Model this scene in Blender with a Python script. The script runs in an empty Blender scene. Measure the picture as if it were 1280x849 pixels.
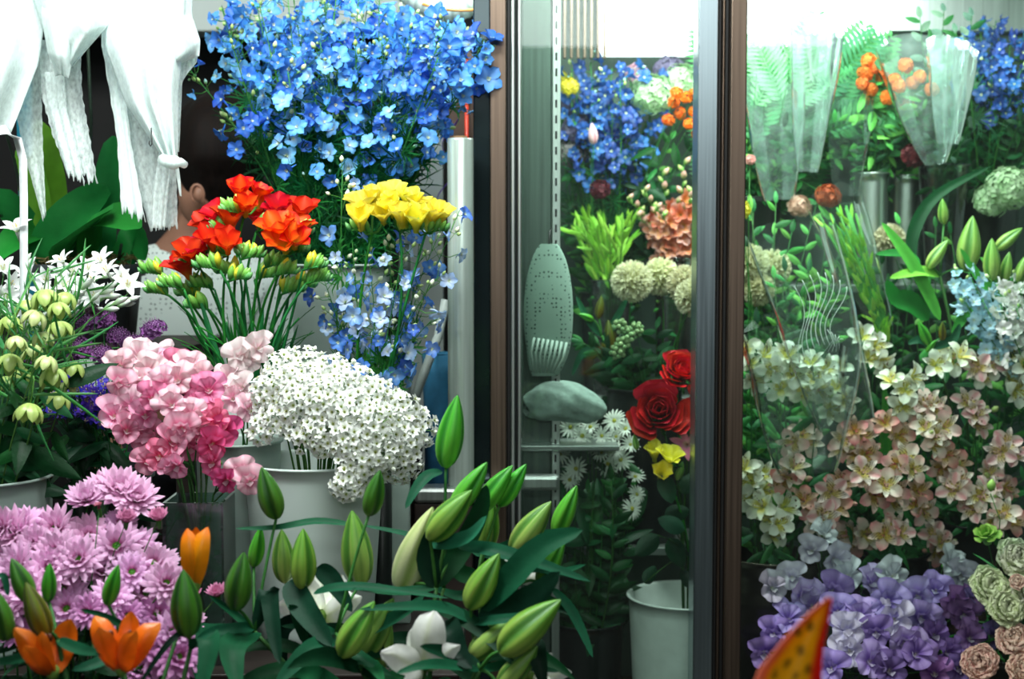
import bpy, math, random
from mathutils import Vector, Matrix, Quaternion

# ------------------------------------------------------------------ camera, world, lights, exposure
scn = bpy.context.scene
COL = scn.collection
CAMZ, PITCH, F = 1.25, math.radians(4.0), 1777.8
cd = bpy.data.cameras.new('camera'); cam = bpy.data.objects.new('camera', cd); COL.objects.link(cam)
cam.location = (0, 0, CAMZ); cam.rotation_euler = (math.pi/2 - PITCH, 0, 0)
cd.sensor_width = 36; cd.lens = 50; cd.clip_start = 0.05
cd.dof.use_dof = True; cd.dof.focus_distance = 2.08; cd.dof.aperture_fstop = 4.2
scn.camera = cam
scn.view_settings.view_transform = 'Standard'; scn.view_settings.look = 'None'
scn.view_settings.gamma = 1; scn.view_settings.exposure = 0.3
scn.view_settings.use_curve_mapping = False
w = bpy.data.worlds.new('room_ambience'); scn.world = w; w.use_nodes = True
bgn = w.node_tree.nodes['Background']; bgn.inputs[0].default_value = (0.55, 0.78, 0.72, 1); bgn.inputs[1].default_value = 0.022

def area(name, loc, tgt, sx, sy, power, color=(1, 1, 1)):
    d = bpy.data.lights.new(name, 'AREA'); d.shape = 'RECTANGLE'; d.size = sx; d.size_y = sy
    d.energy = power; d.color = color
    o = bpy.data.objects.new(name, d); COL.objects.link(o); o.location = loc
    o.rotation_euler = (Vector(tgt) - Vector(loc)).to_track_quat('-Z', 'Y').to_euler()
    return o
area('shop_ceiling_light', (-0.45, 1.55, 2.25), (-0.45, 2.25, 1.1), 1.2, 0.4, 38, (0.93, 1.0, 0.97))
area('cooler_strip_light', (0.38, 2.62, 1.84), (0.38, 2.74, 0.9), 1.15, 0.16, 21, (0.90, 1.0, 0.96))
area('front_fill_light', (0.5, 0.5, 2.35), (0.45, 2.4, 1.1), 1.6, 0.5, 6, (0.95, 1.0, 0.98))  # added frontal fill, brightens the cooler front and the near petal
area('rear_reflection_light', (0.1, -2.2, 2.36), (0.3, 2.4, 1.3), 3.0, 0.30, 24, (0.95, 1.0, 1.0))  # added behind the camera so steel tops and panes reflect it

# ------------------------------------------------------------------ helpers
R = random.Random(7)
U = R.uniform
FW = Vector((0, math.cos(PITCH), -math.sin(PITCH))); UP = Vector((0, math.sin(PITCH), math.cos(PITCH)))
CAM = Vector((0, 0, CAMZ)); Z = Vector((0, 0, 1))
def P(px, py, d):
    return CAM + FW*d + Vector(((px-640)/F*d, 0, 0)) - UP*((py-424.5)/F*d)
def PX(n, d): return n*d/F
def lin(c): c /= 255.0; return c/12.92 if c <= 0.04045 else ((c+0.055)/1.055)**2.4
def C(r, g, b): return (lin(r), lin(g), lin(b))
def mix(a, b, t): t = max(0, min(1, t)); return tuple(a[i]+(b[i]-a[i])*t for i in range(3))
def sm(x, a, b): t = max(0, min(1, (x-a)/(b-a))); return t*t*(3-2*t)
rad = math.radians; sin = math.sin; cos = math.cos; PI = math.pi

class MB:
    def __init__(s): s.v = []; s.f = []; s.c = []; s.mi = []
    def grid(s, pts, cols, m=0, close=False):
        o = len(s.v); nu = len(pts); nv = len(pts[0])
        for i in range(nu):
            s.v.extend(tuple(p) for p in pts[i]); s.c.extend(cols[i])
        for i in range(nu-1):
            for j in range(nv if close else nv-1):
                k = (j+1) % nv
                s.f.append((o+i*nv+j, o+i*nv+k, o+(i+1)*nv+k, o+(i+1)*nv+j)); s.mi.append(m)
    def petal(s, az=0, L=.02, W=.01, a0=30, a1=0, nu=5, nv=4, p=1.2, q=.7, cup=.25, ruf=0, rn=3, col=None, r0=0, z0=0, ph=0, base=.12, twist=0, m=0, M=None):
        x, z = r0, z0; pts = []; cols = []; ca, sa = cos(az), sin(az)
        for i in range(nu+1):
            t = i/nu; a = rad(a0+(a1-a0)*t)
            if i: x += cos(a)*L/nu; z += sin(a)*L/nu
            wd = W/2*max((sin(PI*min(t**p, .999)))**q, base*(1-t), .03)
            nx, nz = -sin(a), cos(a); row = []; cr = []
            for j in range(nv+1):
                q_ = -1+2*j/nv
                off = cup*q_*q_*wd + ruf*t*t*sin(ph+q_*rn*PI)*W
                yy = q_*wd; tw = twist*t
                X, Y, ZZ = x+nx*off, yy*cos(tw), z+nz*off+yy*sin(tw)
                v = Vector((X*ca-Y*sa, X*sa+Y*ca, ZZ))
                row.append(M @ v if M else v); cr.append(col(t, q_) if callable(col) else col)
            pts.append(row); cols.append(cr)
        s.grid(pts, cols, m)
    def tube(s, pts, r0, r1=None, n=6, c0=(.1, .3, .05), c1=None, m=0):
        r1 = r0 if r1 is None else r1; c1 = c1 or c0
        ps = [Vector(p) for p in pts]; N = len(ps); rows = []; cols = []; ref = None
        for i, p in enumerate(ps):
            t = (ps[min(i+1, N-1)]-ps[max(i-1, 0)]).normalized()
            if ref is None: ref = t.orthogonal().normalized()
            ref = (ref - t*ref.dot(t))
            if ref.length < 1e-6: ref = t.orthogonal()
            ref.normalize(); b = t.cross(ref); u = i/(N-1); r = r0+(r1-r0)*u
            rows.append([p+ref*(cos(2*PI*k/n)*r)+b*(sin(2*PI*k/n)*r) for k in range(n)]); cols.append([mix(c0, c1, u)]*n)
        s.grid(rows, cols, m, True)
        o = len(s.v)
        s.f.append(tuple(range(o-n, o))); s.mi.append(m)
        s.f.append(tuple(range(o-n*N, o-n*N+n))[::-1]); s.mi.append(m)
    def lathe(s, prof, n=24, col=(.5, .5, .5), m=0, cfun=None, rfun=None, M=None, cx=0, cy=0):
        rows = []; cols = []
        for i, (r, z) in enumerate(prof):
            row = []; cr = []
            for k in range(n):
                a = 2*PI*k/n; rr = r*(rfun(i/(len(prof)-1), a) if rfun else 1)
                v = Vector((cx+rr*cos(a), cy+rr*sin(a), z)); row.append(M @ v if M else v)
                cr.append(cfun(i/(len(prof)-1), a) if cfun else col)
            rows.append(row); cols.append(cr)
        s.grid(rows, cols, m, True)
    def ball(s, c, r, n=8, k=5, col=(.5, .5, .5), sz=1, m=0, M=None, cfun=None):
        c = Vector(c); rows = []; cols = []
        for i in range(k+1):
            a = PI*i/k; row = []; cr = []
            for j in range(n):
                b = 2*PI*j/n; v = Vector((sin(a)*cos(b)*r, sin(a)*sin(b)*r, -cos(a)*r*sz))
                row.append(c+(M @ v if M else v)); cr.append(cfun(i/k) if cfun else col)
            rows.append(row); cols.append(cr)
        s.grid(rows, cols, m, True)
    def box(s, a, b, col=(.5, .5, .5), m=0, bev=0):
        x0, y0, z0 = a; x1, y1, z1 = b; o = len(s.v)
        for z in (z0, z1):
            for x, y in ((x0, y0), (x1, y0), (x1, y1), (x0, y1)): s.v.append((x, y, z)); s.c.append(col)
        for f in ((3, 2, 1, 0), (4, 5, 6, 7), (0, 1, 5, 4), (1, 2, 6, 5), (2, 3, 7, 6), (3, 0, 4, 7)):
            s.f.append(tuple(o+i for i in f)); s.mi.append(m)
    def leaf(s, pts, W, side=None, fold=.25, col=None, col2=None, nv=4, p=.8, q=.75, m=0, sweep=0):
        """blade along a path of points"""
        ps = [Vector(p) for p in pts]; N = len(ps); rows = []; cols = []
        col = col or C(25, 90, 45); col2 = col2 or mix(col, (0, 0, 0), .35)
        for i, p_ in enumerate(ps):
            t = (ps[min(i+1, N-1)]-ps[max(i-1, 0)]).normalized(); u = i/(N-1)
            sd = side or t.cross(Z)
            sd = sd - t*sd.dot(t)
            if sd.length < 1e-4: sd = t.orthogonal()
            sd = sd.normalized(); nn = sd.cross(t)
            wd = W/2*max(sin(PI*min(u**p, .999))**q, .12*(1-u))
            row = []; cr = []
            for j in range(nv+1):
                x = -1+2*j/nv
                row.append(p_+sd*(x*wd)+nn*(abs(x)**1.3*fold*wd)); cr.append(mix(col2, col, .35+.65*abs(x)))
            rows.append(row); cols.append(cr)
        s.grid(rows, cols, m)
    def mesh(s, name, mats, smooth=True, off=None):
        me = bpy.data.meshes.new(name)
        v = [(a[0]-off[0], a[1]-off[1], a[2]-off[2]) for a in s.v] if off is not None else s.v
        me.from_pydata(v, [], s.f)
        at = me.attributes.new('tint', 'FLOAT_COLOR', 'POINT')
        fl = []
        for c in s.c: fl.extend((c[0], c[1], c[2], 1.0))
        at.data.foreach_set('color', fl)
        for m in (mats if isinstance(mats, (list, tuple)) else [mats]): me.materials.append(m)
        if any(s.mi): me.polygons.foreach_set('material_index', s.mi)
        if smooth: me.polygons.foreach_set('use_smooth', [True]*len(me.polygons))
        me.update(); return me

# ---- materials
def newmat(name):
    m = bpy.data.materials.new(name); m.use_nodes = True; nt = m.node_tree
    return m, nt, nt.nodes['Principled BSDF'], nt.nodes['Material Output']
def tintmat(name, rough=.5, transl=.3, var=.14, spec=.35, bump=.0, bscale=300, noise=.12, nscale=60):
    m, nt, b, out = newmat(name); N = nt.nodes; L = nt.links
    at = N.new('ShaderNodeAttribute'); at.attribute_name = 'tint'
    oi = N.new('ShaderNodeObjectInfo'); hs = N.new('ShaderNodeHueSaturation')
    tc = N.new('ShaderNodeTexCoord'); nz = N.new('ShaderNodeTexNoise'); nz.inputs['Scale'].default_value = nscale
    L.new(tc.outputs['Object'], nz.inputs['Vector'])
    mr = N.new('ShaderNodeMapRange'); mr.inputs[3].default_value = 1-var; mr.inputs[4].default_value = 1+var*.5
    L.new(oi.outputs['Random'], mr.inputs[0])
    m2 = N.new('ShaderNodeMapRange'); m2.inputs[1].default_value = .3; m2.inputs[2].default_value = .7; m2.inputs[3].default_value = 1-noise; m2.inputs[4].default_value = 1+noise*.5
    L.new(nz.outputs[0], m2.inputs[0])
    mu = N.new('ShaderNodeMath'); mu.operation = 'MULTIPLY'; L.new(mr.outputs[0], mu.inputs[0]); L.new(m2.outputs[0], mu.inputs[1])
    mh = N.new('ShaderNodeMapRange'); mh.inputs[3].default_value = .5-var*.07; mh.inputs[4].default_value = .5+var*.07
    wn = N.new('ShaderNodeMath'); wn.operation = 'FRACT'; w2 = N.new('ShaderNodeMath'); w2.operation = 'MULTIPLY'; w2.inputs[1].default_value = 7.3
    L.new(oi.outputs['Random'], w2.inputs[0]); L.new(w2.outputs[0], wn.inputs[0]); L.new(wn.outputs[0], mh.inputs[0])
    L.new(at.outputs['Color'], hs.inputs['Color']); L.new(mu.outputs[0], hs.inputs['Value']); L.new(mh.outputs[0], hs.inputs['Hue'])
    L.new(hs.outputs[0], b.inputs['Base Color']); b.inputs['Roughness'].default_value = rough
    b.inputs['Specular IOR Level'].default_value = spec
    if bump:
        bn = N.new('ShaderNodeTexNoise'); bn.inputs['Scale'].default_value = bscale; L.new(tc.outputs['Object'], bn.inputs['Vector'])
        bp = N.new('ShaderNodeBump'); bp.inputs['Strength'].default_value = bump; bp.inputs['Distance'].default_value = .002
        L.new(bn.outputs[0], bp.inputs['Height']); L.new(bp.outputs[0], b.inputs['Normal'])
    if transl:
        tr = N.new('ShaderNodeBsdfTranslucent'); L.new(hs.outputs[0], tr.inputs[0])
        mx = N.new('ShaderNodeMixShader'); mx.inputs[0].default_value = transl
        L.new(b.outputs[0], mx.inputs[1]); L.new(tr.outputs[0], mx.inputs[2]); L.new(mx.outputs[0], out.inputs[0])
    return m
def flat(name, col, rough=.5, metal=0, noise=.2, scale=12, bump=.1, spec=.5, stretch=(1, 1, 1), bdist=.002):
    m, nt, b, out = newmat(name); N = nt.nodes; L = nt.links
    tc = N.new('ShaderNodeTexCoord'); mp = N.new('ShaderNodeMapping'); mp.inputs['Scale'].default_value = stretch
    nz = N.new('ShaderNodeTexNoise'); nz.inputs['Scale'].default_value = scale; nz.inputs['Detail'].default_value = 6
    L.new(tc.outputs['Object'], mp.inputs[0]); L.new(mp.outputs[0], nz.inputs['Vector'])
    cr = N.new('ShaderNodeValToRGB'); cr.color_ramp.elements[0].position = .3; cr.color_ramp.elements[1].position = .7
    cr.color_ramp.elements[0].color = (*mix(col, (0, 0, 0), noise), 1); cr.color_ramp.elements[1].color = (*[min(1, x*(1+noise*.5)) for x in col], 1)
    L.new(nz.outputs[0], cr.inputs[0]); L.new(cr.outputs[0], b.inputs['Base Color'])
    mr = N.new('ShaderNodeMapRange'); mr.inputs[3].default_value = max(.02, rough-.08); mr.inputs[4].default_value = rough+.1
    L.new(nz.outputs[0], mr.inputs[0]); L.new(mr.outputs[0], b.inputs['Roughness'])
    b.inputs['Metallic'].default_value = metal; b.inputs['Specular IOR Level'].default_value = spec
    if bump:
        bp = N.new('ShaderNodeBump'); bp.inputs['Strength'].default_value = bump; bp.inputs['Distance'].default_value = bdist
        L.new(nz.outputs[0], bp.inputs['Height']); L.new(bp.outputs[0], b.inputs['Normal'])
    return m
def sheet(name, col, refl, haze, rough=.03, hcol=(1, 1, 1), hscale=6, ior=1.45):
    """thin clear sheet: transparent + fresnel gloss + a little milky diffuse, patchy by noise"""
    m, nt, b, out = newmat(name); N = nt.nodes; L = nt.links; N.remove(b)
    tp = N.new('ShaderNodeBsdfTransparent'); tp.inputs[0].default_value = (*col, 1)
    df = N.new('ShaderNodeBsdfDiffuse'); df.inputs[0].default_value = (*hcol, 1)
    tl = N.new('ShaderNodeBsdfTranslucent'); tl.inputs[0].default_value = (*hcol, 1)
    md = N.new('ShaderNodeMixShader'); md.inputs[0].default_value = .5; L.new(df.outputs[0], md.inputs[1]); L.new(tl.outputs[0], md.inputs[2])
    gl = N.new('ShaderNodeBsdfGlossy'); gl.inputs['Roughness'].default_value = rough
    fr = N.new('ShaderNodeFresnel'); fr.inputs[0].default_value = ior
    geo = N.new('ShaderNodeNewGeometry'); inv = N.new('ShaderNodeMath'); inv.operation = 'MULTIPLY'
    mf = N.new('ShaderNodeMath'); mf.operation = 'MULTIPLY'; mf.inputs[1].default_value = refl; mf.use_clamp = True
    L.new(fr.outputs[0], mf.inputs[0])
    tc = N.new('ShaderNodeTexCoord'); nz = N.new('ShaderNodeTexNoise'); nz.inputs['Scale'].default_value = hscale; nz.inputs['Detail'].default_value = 5
    L.new(tc.outputs['Object'], nz.inputs['Vector'])
    mr = N.new('ShaderNodeMapRange'); mr.inputs[1].default_value = .35; mr.inputs[2].default_value = .7; mr.inputs[3].default_value = haze*.5; mr.inputs[4].default_value = haze*1.5
    L.new(nz.outputs[0], mr.inputs[0])
    m1 = N.new('ShaderNodeMixShader'); L.new(mr.outputs[0], m1.inputs[0]); L.new(tp.outputs[0], m1.inputs[1]); L.new(md.outputs[0], m1.inputs[2])
    m2 = N.new('ShaderNodeMixShader'); L.new(mf.outputs[0], m2.inputs[0]); L.new(m1.outputs[0], m2.inputs[1]); L.new(gl.outputs[0], m2.inputs[2])
    L.new(m2.outputs[0], out.inputs[0]); return m

PET = tintmat('petal_soft', .55, .32, .14)
PETS = tintmat('petal_waxy', .35, .2, .08, .5)
LEAF = tintmat('leaf_green', .48, .2, .22, .22, .3, 200, .25, 40)
BUDM = tintmat('bud_skin', .33, .05, .08, .5, .15, 400, .08, 90)
GLOSSLEAF = tintmat('leaf_glossy', .5, .10, .12, .10, .25, 120, .2, 25)
STEEL = flat('brushed_steel', C(205, 212, 208), .36, 1, .15, 5, .05, stretch=(40, 40, .6))
BRONZE = flat('bronze_steel', C(116, 100, 88), .42, 1, .25, 5, .05, stretch=(40, 40, .6))
RUBBER = flat('black_rubber', C(14, 14, 14), .5)
ENAMEL = flat('white_enamel', C(190, 204, 198), .3, 0, .07, 5, .04)
DULL = flat('grey_green_plastic', C(150, 168, 160), .45, 0, .12, 8, .05)
DARKM = flat('dark_bucket_plastic', C(24, 30, 28), .3)
POTM = flat('charcoal_pot_plastic', C(52, 58, 60), .45)
WOOD = flat('dark_wood', C(30, 20, 15), .5, 0, .5, 6, .25, stretch=(1, 8, 8))
BLACKWALL = flat('dark_wall_paint', C(12, 10, 10), .8, 0, .4, 3, .1)
PALEWALL = flat('pale_grey_paint', C(176, 184, 180), .6, 0, .08, 5, .05)
FLOORM = flat('concrete_floor', C(60, 58, 54), .6, 0, .4, 4, .2)
GLASS = sheet('pane_glass', C(246, 252, 249), .6, .005, .01, hscale=3)
VGLASS = sheet('vase_glass', C(205, 228, 220), 2.4, .03, .02)
CELLO = sheet('cellophane', C(240, 252, 248), 2.0, .17, .12, C(215, 238, 232), 25)
CELLO2 = sheet('cellophane_clear', C(246, 252, 250), .7, .04, .10, C(215, 235, 228), 30)
def gauze(name, alpha):
    m, nt, b, out = newmat(name); N = nt.nodes; L = nt.links
    b.inputs['Base Color'].default_value = (*C(240, 248, 246), 1); b.inputs['Roughness'].default_value = .9; b.inputs['Specular IOR Level'].default_value = .1
    tl = N.new('ShaderNodeBsdfTranslucent'); tl.inputs[0].default_value = (*C(235, 246, 244), 1)
    tp = N.new('ShaderNodeBsdfTransparent')
    tc = N.new('ShaderNodeTexCoord'); mp = N.new('ShaderNodeMapping'); mp.inputs['Scale'].default_value = (1, 1, .5)
    nz = N.new('ShaderNodeTexNoise'); nz.inputs['Scale'].default_value = 220; nz.inputs['Detail'].default_value = 5
    L.new(tc.outputs['Object'], mp.inputs[0]); L.new(mp.outputs[0], nz.inputs['Vector'])
    mr = N.new('ShaderNodeMapRange'); mr.inputs[1].default_value = .2; mr.inputs[2].default_value = .8
    mr.inputs[3].default_value = max(0, alpha-.3); mr.inputs[4].default_value = min(1, alpha+.2); L.new(nz.outputs[0], mr.inputs[0])
    bp = N.new('ShaderNodeBump'); bp.inputs['Strength'].default_value = .05; bp.inputs['Distance'].default_value = .0006; L.new(nz.outputs[0], bp.inputs['Height']); L.new(bp.outputs[0], b.inputs['Normal'])
    a = N.new('ShaderNodeMixShader'); a.inputs[0].default_value = .4; L.new(b.outputs[0], a.inputs[1]); L.new(tl.outputs[0], a.inputs[2])
    c = N.new('ShaderNodeMixShader'); L.new(mr.outputs[0], c.inputs[0]); L.new(tp.outputs[0], c.inputs[1]); L.new(a.outputs[0], c.inputs[2]); L.new(c.outputs[0], out.inputs[0])
    return m
GZ = gauze('gauze_thick', .97); GZT = gauze('gauze_thin', .50)
def dotted(name, base, dot, scale, size=.28):
    m, nt, b, out = newmat(name); N = nt.nodes; L = nt.links
    tc = N.new('ShaderNodeTexCoord'); vo = N.new('ShaderNodeTexVoronoi'); vo.inputs['Scale'].default_value = scale; vo.inputs['Randomness'].default_value = .35
    L.new(tc.outputs['Object'], vo.inputs['Vector'])
    cr = N.new('ShaderNodeValToRGB'); cr.color_ramp.interpolation = 'CONSTANT'; cr.color_ramp.elements[0].color = (*dot, 1)
    cr.color_ramp.elements[1].position = size; cr.color_ramp.elements[1].color = (*base, 1)
    L.new(vo.outputs['Distance'], cr.inputs[0]); L.new(cr.outputs[0], b.inputs['Base Color']); b.inputs['Roughness'].default_value = .85
    return m
DOTS = dotted('dotted_blouse_cloth', C(228, 238, 232), C(110, 125, 120), 95, .2)
DOTS2 = dotted('reflected_sleeve_cloth', C(122, 148, 135), C(50, 72, 64), 130, .26)  # for the solid shape built in place of a reflected sleeve
def emis(name, col, st):
    m, nt, b, out = newmat(name); b.inputs['Base Color'].default_value = (*col, 1)
    b.inputs['Emission Color'].default_value = (*col, 1); b.inputs['Emission Strength'].default_value = st; return m
LAMP = emis('lit_diffuser', (.93, 1, .98), 2.6)
HAIR = flat('dark_brown_hair', C(20, 11, 8), .7, 0, .6, 30, .3, spec=.15, stretch=(4, 4, .6), bdist=.003)
SKIN = flat('skin', C(160, 112, 90), .5, 0, .08, 20, .03)

# ---- object makers
def link(o, parent=None):
    COL.objects.link(o)
    if parent is not None: o.parent = parent
    return o
def tag(o, label, cat, group=None):
    o['label'] = label; o['category'] = cat
    if group: o['group'] = group
    return o
def thing(name, label, cat, loc=(0, 0, 0), group=None):
    o = bpy.data.objects.new(name, None); o.empty_display_size = .02; link(o); o.location = loc
    return tag(o, label, cat, group)
def part(name, mb, mats, parent, label=None, smooth=True):
    """mb built in world coordinates"""
    off = parent['_o'] if '_o' in parent else parent.location
    o = bpy.data.objects.new(name, mb.mesh(name, mats, smooth, off)); link(o, parent)
    if label: o['label'] = label
    return o
def rotq(n, roll=0, xax=None):
    n = Vector(n).normalized()
    if xax is not None:
        x = Vector(xax); x = x-n*x.dot(n)
        if x.length > 1e-5:
            x.normalize(); y = n.cross(x); return Matrix((x, y, n)).transposed().to_quaternion()
    return n.to_track_quat('Z', 'Y') @ Quaternion((0, 0, 1), roll)
def put(parent, name, me, pos, n=(0, 0, 1), sc=1.0, roll=None, xax=None, label=None, sub=False):
    o = bpy.data.objects.new(name, me); o.parent = parent
    o.location = Vector(pos)-parent.location if not sub else pos
    o.rotation_mode = 'QUATERNION'; o.rotation_quaternion = rotq(n, U(0, 6.28) if roll is None else roll, xax)
    o.scale = (sc, sc, sc) if not isinstance(sc, tuple) else sc
    COL.objects.link(o)
    if label: o['label'] = label
    return o
def sub(parent, name, me):
    o = bpy.data.objects.new(name, me); o.parent = parent; COL.objects.link(o); return o
def bez(a, b, c, n):
    return [a*(1-t)**2+b*2*t*(1-t)+c*t*t for t in [i/n for i in range(n+1)]]
class Ves:
    def __init__(s, c, zb, zr, r): s.c = Vector((c[0], c[1], 0)); s.zb = zb; s.zr = zr; s.r = r
    def path(s, H, n=8, sag=.5):
        d = Vector((H[0], H[1], 0))-s.c; k = min(1, s.r*.72/max(d.length, 1e-4))
        k = min(k, .38); j = Vector((U(-1, 1), U(-1, 1), 0))*s.r*.25
        m = s.c+d*k+j; m.z = s.zr
        dd = m-s.c; dd.z = 0
        if dd.length > s.r*.8: m = s.c+dd*(s.r*.8/dd.length); m.z = s.zr
        b = s.c-dd*.5; b.z = s.zb+.014
        t = (m-b).normalized(); c = m+t*((Vector(H)-m).length*sag)
        return [b]+bez(m, c, Vector(H), n)
def along(pts, u):
    """u from 1 (tip) down; by segment length"""
    seg = [(pts[i+1]-pts[i]).length for i in range(len(pts)-1)]; T = sum(seg); x = u*T
    for i, l in enumerate(seg):
        if x <= l or i == len(seg)-1:
            return pts[i]+(pts[i+1]-pts[i])*min(1, x/l), (pts[i+1]-pts[i]).normalized()
        x -= l
def plant(name, label, cat, ves, H, r=.0018, col=C(45, 120, 50), col0=None, group=None, sag=.5, stem_n=6, tip=.5, pts=None):
    H = Vector(H); pts = pts or ves.path(H, sag=sag)
    root = thing(name, label, cat, pts[0], group)
    mb = MB(); mb.tube(pts, r, r*tip, stem_n, col0 or mix(col, (0, 0, 0), .35), col); part('stem', mb, LEAF, root)
    return root, pts
def rv(a=1): return Vector((U(-a, a), U(-a, a), U(-a, a)))

# ------------------------------------------------------------------ flower prototypes (z = facing direction)
def delph(edge, mid, eye=C(225, 235, 200), s=1.0, cl=0):
    mb = MB(); ph = U(0, 6)
    for k in range(5):
        f = U(.9, 1.1)
        mb.petal(ph+k*2*PI/5+U(-.12, .12), .0172*s*f, .0135*s*f*U(.85, 1.1), U(38, 60), U(-22, 22)+cl*U(.6, 1.2), 5, 4, 1.3, .6, U(.1, .6), .08, 1.2,
                 lambda t, q: mix(mix(mid, edge, sm(t, .1, .8)), (1, 1, 1), .12*(1-abs(q))*t), r0=.001, ph=U(0, 6), base=.35)
    for k in range(3):
        mb.petal(ph+k*2.1, .006*s, .005*s, 75, 50, 2, 2, 1, .6, .3, col=eye, base=.4)
    mb.tube([(0, 0, .001), (-.006*s, 0, -.007*s), (-.013*s, 0, -.010*s)], .0022*s, .0006, 5, edge, mid)
    return mb.mesh('delphinium_blossom', PET)
def ellbud(r, l, c0, c1, n=7, k=6, ribs=0, depth=.1, pointy=.85, nm='bud', mat=None, stalk=0, sc=None):
    mb = MB(); prof = [(max(r*(sin(PI*min(1, (i/k)**pointy)))**.8, .0002), l*i/k+stalk) for i in range(k+1)]
    mb.lathe(prof, n, cfun=lambda t, a: mix(c0, c1, sm(t, .1, .9)), rfun=(lambda t, a: 1-depth*abs(cos(a*ribs/2))**6) if ribs else None)
    if stalk: mb.tube([(0, 0, 0), (0, 0, stalk*1.1)], .0007, .0007, 5, sc or c0)
    return mb.mesh(nm, mat or BUDM)
def feather(L=.06, n=9, c=C(28, 105, 48), W=.0035):
    mb = MB()
    for k in range(n):
        a = (k-(n-1)/2)*.30; l = L*(1-.25*abs(a))*U(.7, 1.1)
        pts = [Vector((l*t*cos(a*(.5+t)), l*t*sin(a*(.5+t)), .25*l*t*(1-t)+U(-.002, .002))) for t in (0, .25, .5, .75, 1)]
        mb.leaf(pts, W, fold=.3, col=c, nv=2)
        if k % 2:
            p = pts[2]; mb.leaf([p, p+Vector((l*.25*cos(a+.8), l*.25*sin(a+.8), 0)), p+Vector((l*.4*cos(a+.9), l*.4*sin(a+.9), .003))], W*.8, col=c, nv=2)
    return mb.mesh('feathery_leaf', LEAF)
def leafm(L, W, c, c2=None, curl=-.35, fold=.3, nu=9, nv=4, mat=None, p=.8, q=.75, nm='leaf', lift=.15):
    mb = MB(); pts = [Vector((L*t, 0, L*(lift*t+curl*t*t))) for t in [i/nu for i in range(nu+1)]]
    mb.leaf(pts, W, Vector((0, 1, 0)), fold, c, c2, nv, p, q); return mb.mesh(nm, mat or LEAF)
def funnel(L, Lp, W, base, midc, edge, a0=80, a1=35, n=6, cup=.45, name='freesia_blossom', mat=None, ruf=.03, p=1.6, q=.5, tube=.45, stam=None):
    mb = MB(); ph = U(0, 6)
    for k in range(n):
        inner = k % 2
        mb.petal(ph+k*2*PI/n+U(-.08, .08), L*U(.92, 1.05), W*U(.9, 1.1), a0, a1-(0 if inner else 10)+U(-8, 8), 9, 6, p, q, cup, ruf, 1.3,
                 lambda t, s: mix(mix(base, midc, sm(t, .2, .55)), edge, sm(t*.6+.5*abs(s), .55, 1.0)), r0=L*.06, ph=U(0, 6), base=tube)
    if stam:
        for k in range(4):
            a = U(0, 6); mb.tube([(0, 0, L*.2), (L*.08*cos(a), L*.08*sin(a), L*.62)], L*.012, L*.02, 4, stam, stam)
    return mb.mesh(name, mat or PET)
def floret_w():
    mb = MB(); ph = U(0, 6)
    for k in range(6):
        mb.petal(ph+k*PI/3, .0078, .0053, 48, U(-5, 22), 3, 2, 1.1, .6, .35, col=lambda t, q: mix(C(205, 220, 180), C(250, 252, 248), sm(t, .0, .35)), r0=.0008, base=.4)
    mb.ball((0, 0, .0016), .0014, 6, 4, C(120, 140, 50))
    for k in range(4):
        a = ph+k*PI/2; mb.tube([(0, 0, .001), (.002*cos(a), .002*sin(a), .0042)], .0003, .0004, 3, C(200, 205, 120))
    return mb.mesh('allium_floret', PET)
def sweetpea(c_in, c_edge, vein=None, s=1.0):
    mb = MB(); vein = vein or c_in
    f = lambda t, q: mix(mix(mix(C(228, 228, 190), vein, sm(t, 0, .22)), c_edge, sm(t, .3, .8)), vein, .55*sm(t, .93, 1)+.3*(abs(sin(q*23))**6)*(1-t))
    def frill(az, L, W, a0, a1, nu, nv, amp, fr, cup, r0=0, z0=0, notch=.1):
        x, z = r0, z0; pts = []; cols = []; ph = U(0, 6); ca, sa = cos(az), sin(az); tw = U(-.25, .25)
        for i in range(nu+1):
            t = i/nu; a = rad(a0+(a1-a0)*t)
            if i: x += cos(a)*L/nu; z += sin(a)*L/nu
            row = []; cr = []
            for j in range(nv+1):
                q = -1+2*j/nv; fan = q*rad(78)*(1-.12*t)
                rr = (x-r0)*(1-notch*math.exp(-(q*5)**2)-.25*q**4)
                w_ = amp*L*(t**1.6)*(sin(ph+q*fr*PI)+.45*sin(ph*2+q*fr*2.1*PI+1))
                X = r0+rr*cos(fan*.92); Y = rr*sin(fan)*W/L*.62
                nx, nz_ = -sin(a), cos(a); off = w_+cup*L*(1-cos(fan))*t+tw*Y
                X += nx*off*.7; ZZ = z+nz_*off
                v = (X*ca-Y*sa, X*sa+Y*ca, ZZ); row.append(v); cr.append(f(t, q))
            pts.append(row); cols.append(cr)
        mb.grid(pts, cols)
    frill(0, .031*s, .056*s, U(35, 55), U(-20, 10), 8, 18, .12, U(2.2, 3.8), U(-.15, .3))
    frill(.1, .023*s, .042*s, U(62, 72), U(25, 45), 6, 14, .12, U(2, 3.4), .2, .002*s, .002*s)
    for a in (2.2, -2.2):
        frill(a+U(-.3, .3), .022*s, .034*s, U(45, 60), U(-15, 20), 6, 12, .14, U(1.8, 3), .2)
    mb.petal(PI, .014*s, .012*s, 40, 80, 3, 3, 1, .6, .8, col=mix(c_edge, (1, 1, 1), .5), base=.4)
    mb.lathe([(.0012, -.008*s), (.004*s, -.003*s), (.005*s, .002*s)], 6, C(95, 140, 60))
    return mb.mesh('sweet_pea_blossom', PET)
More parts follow.
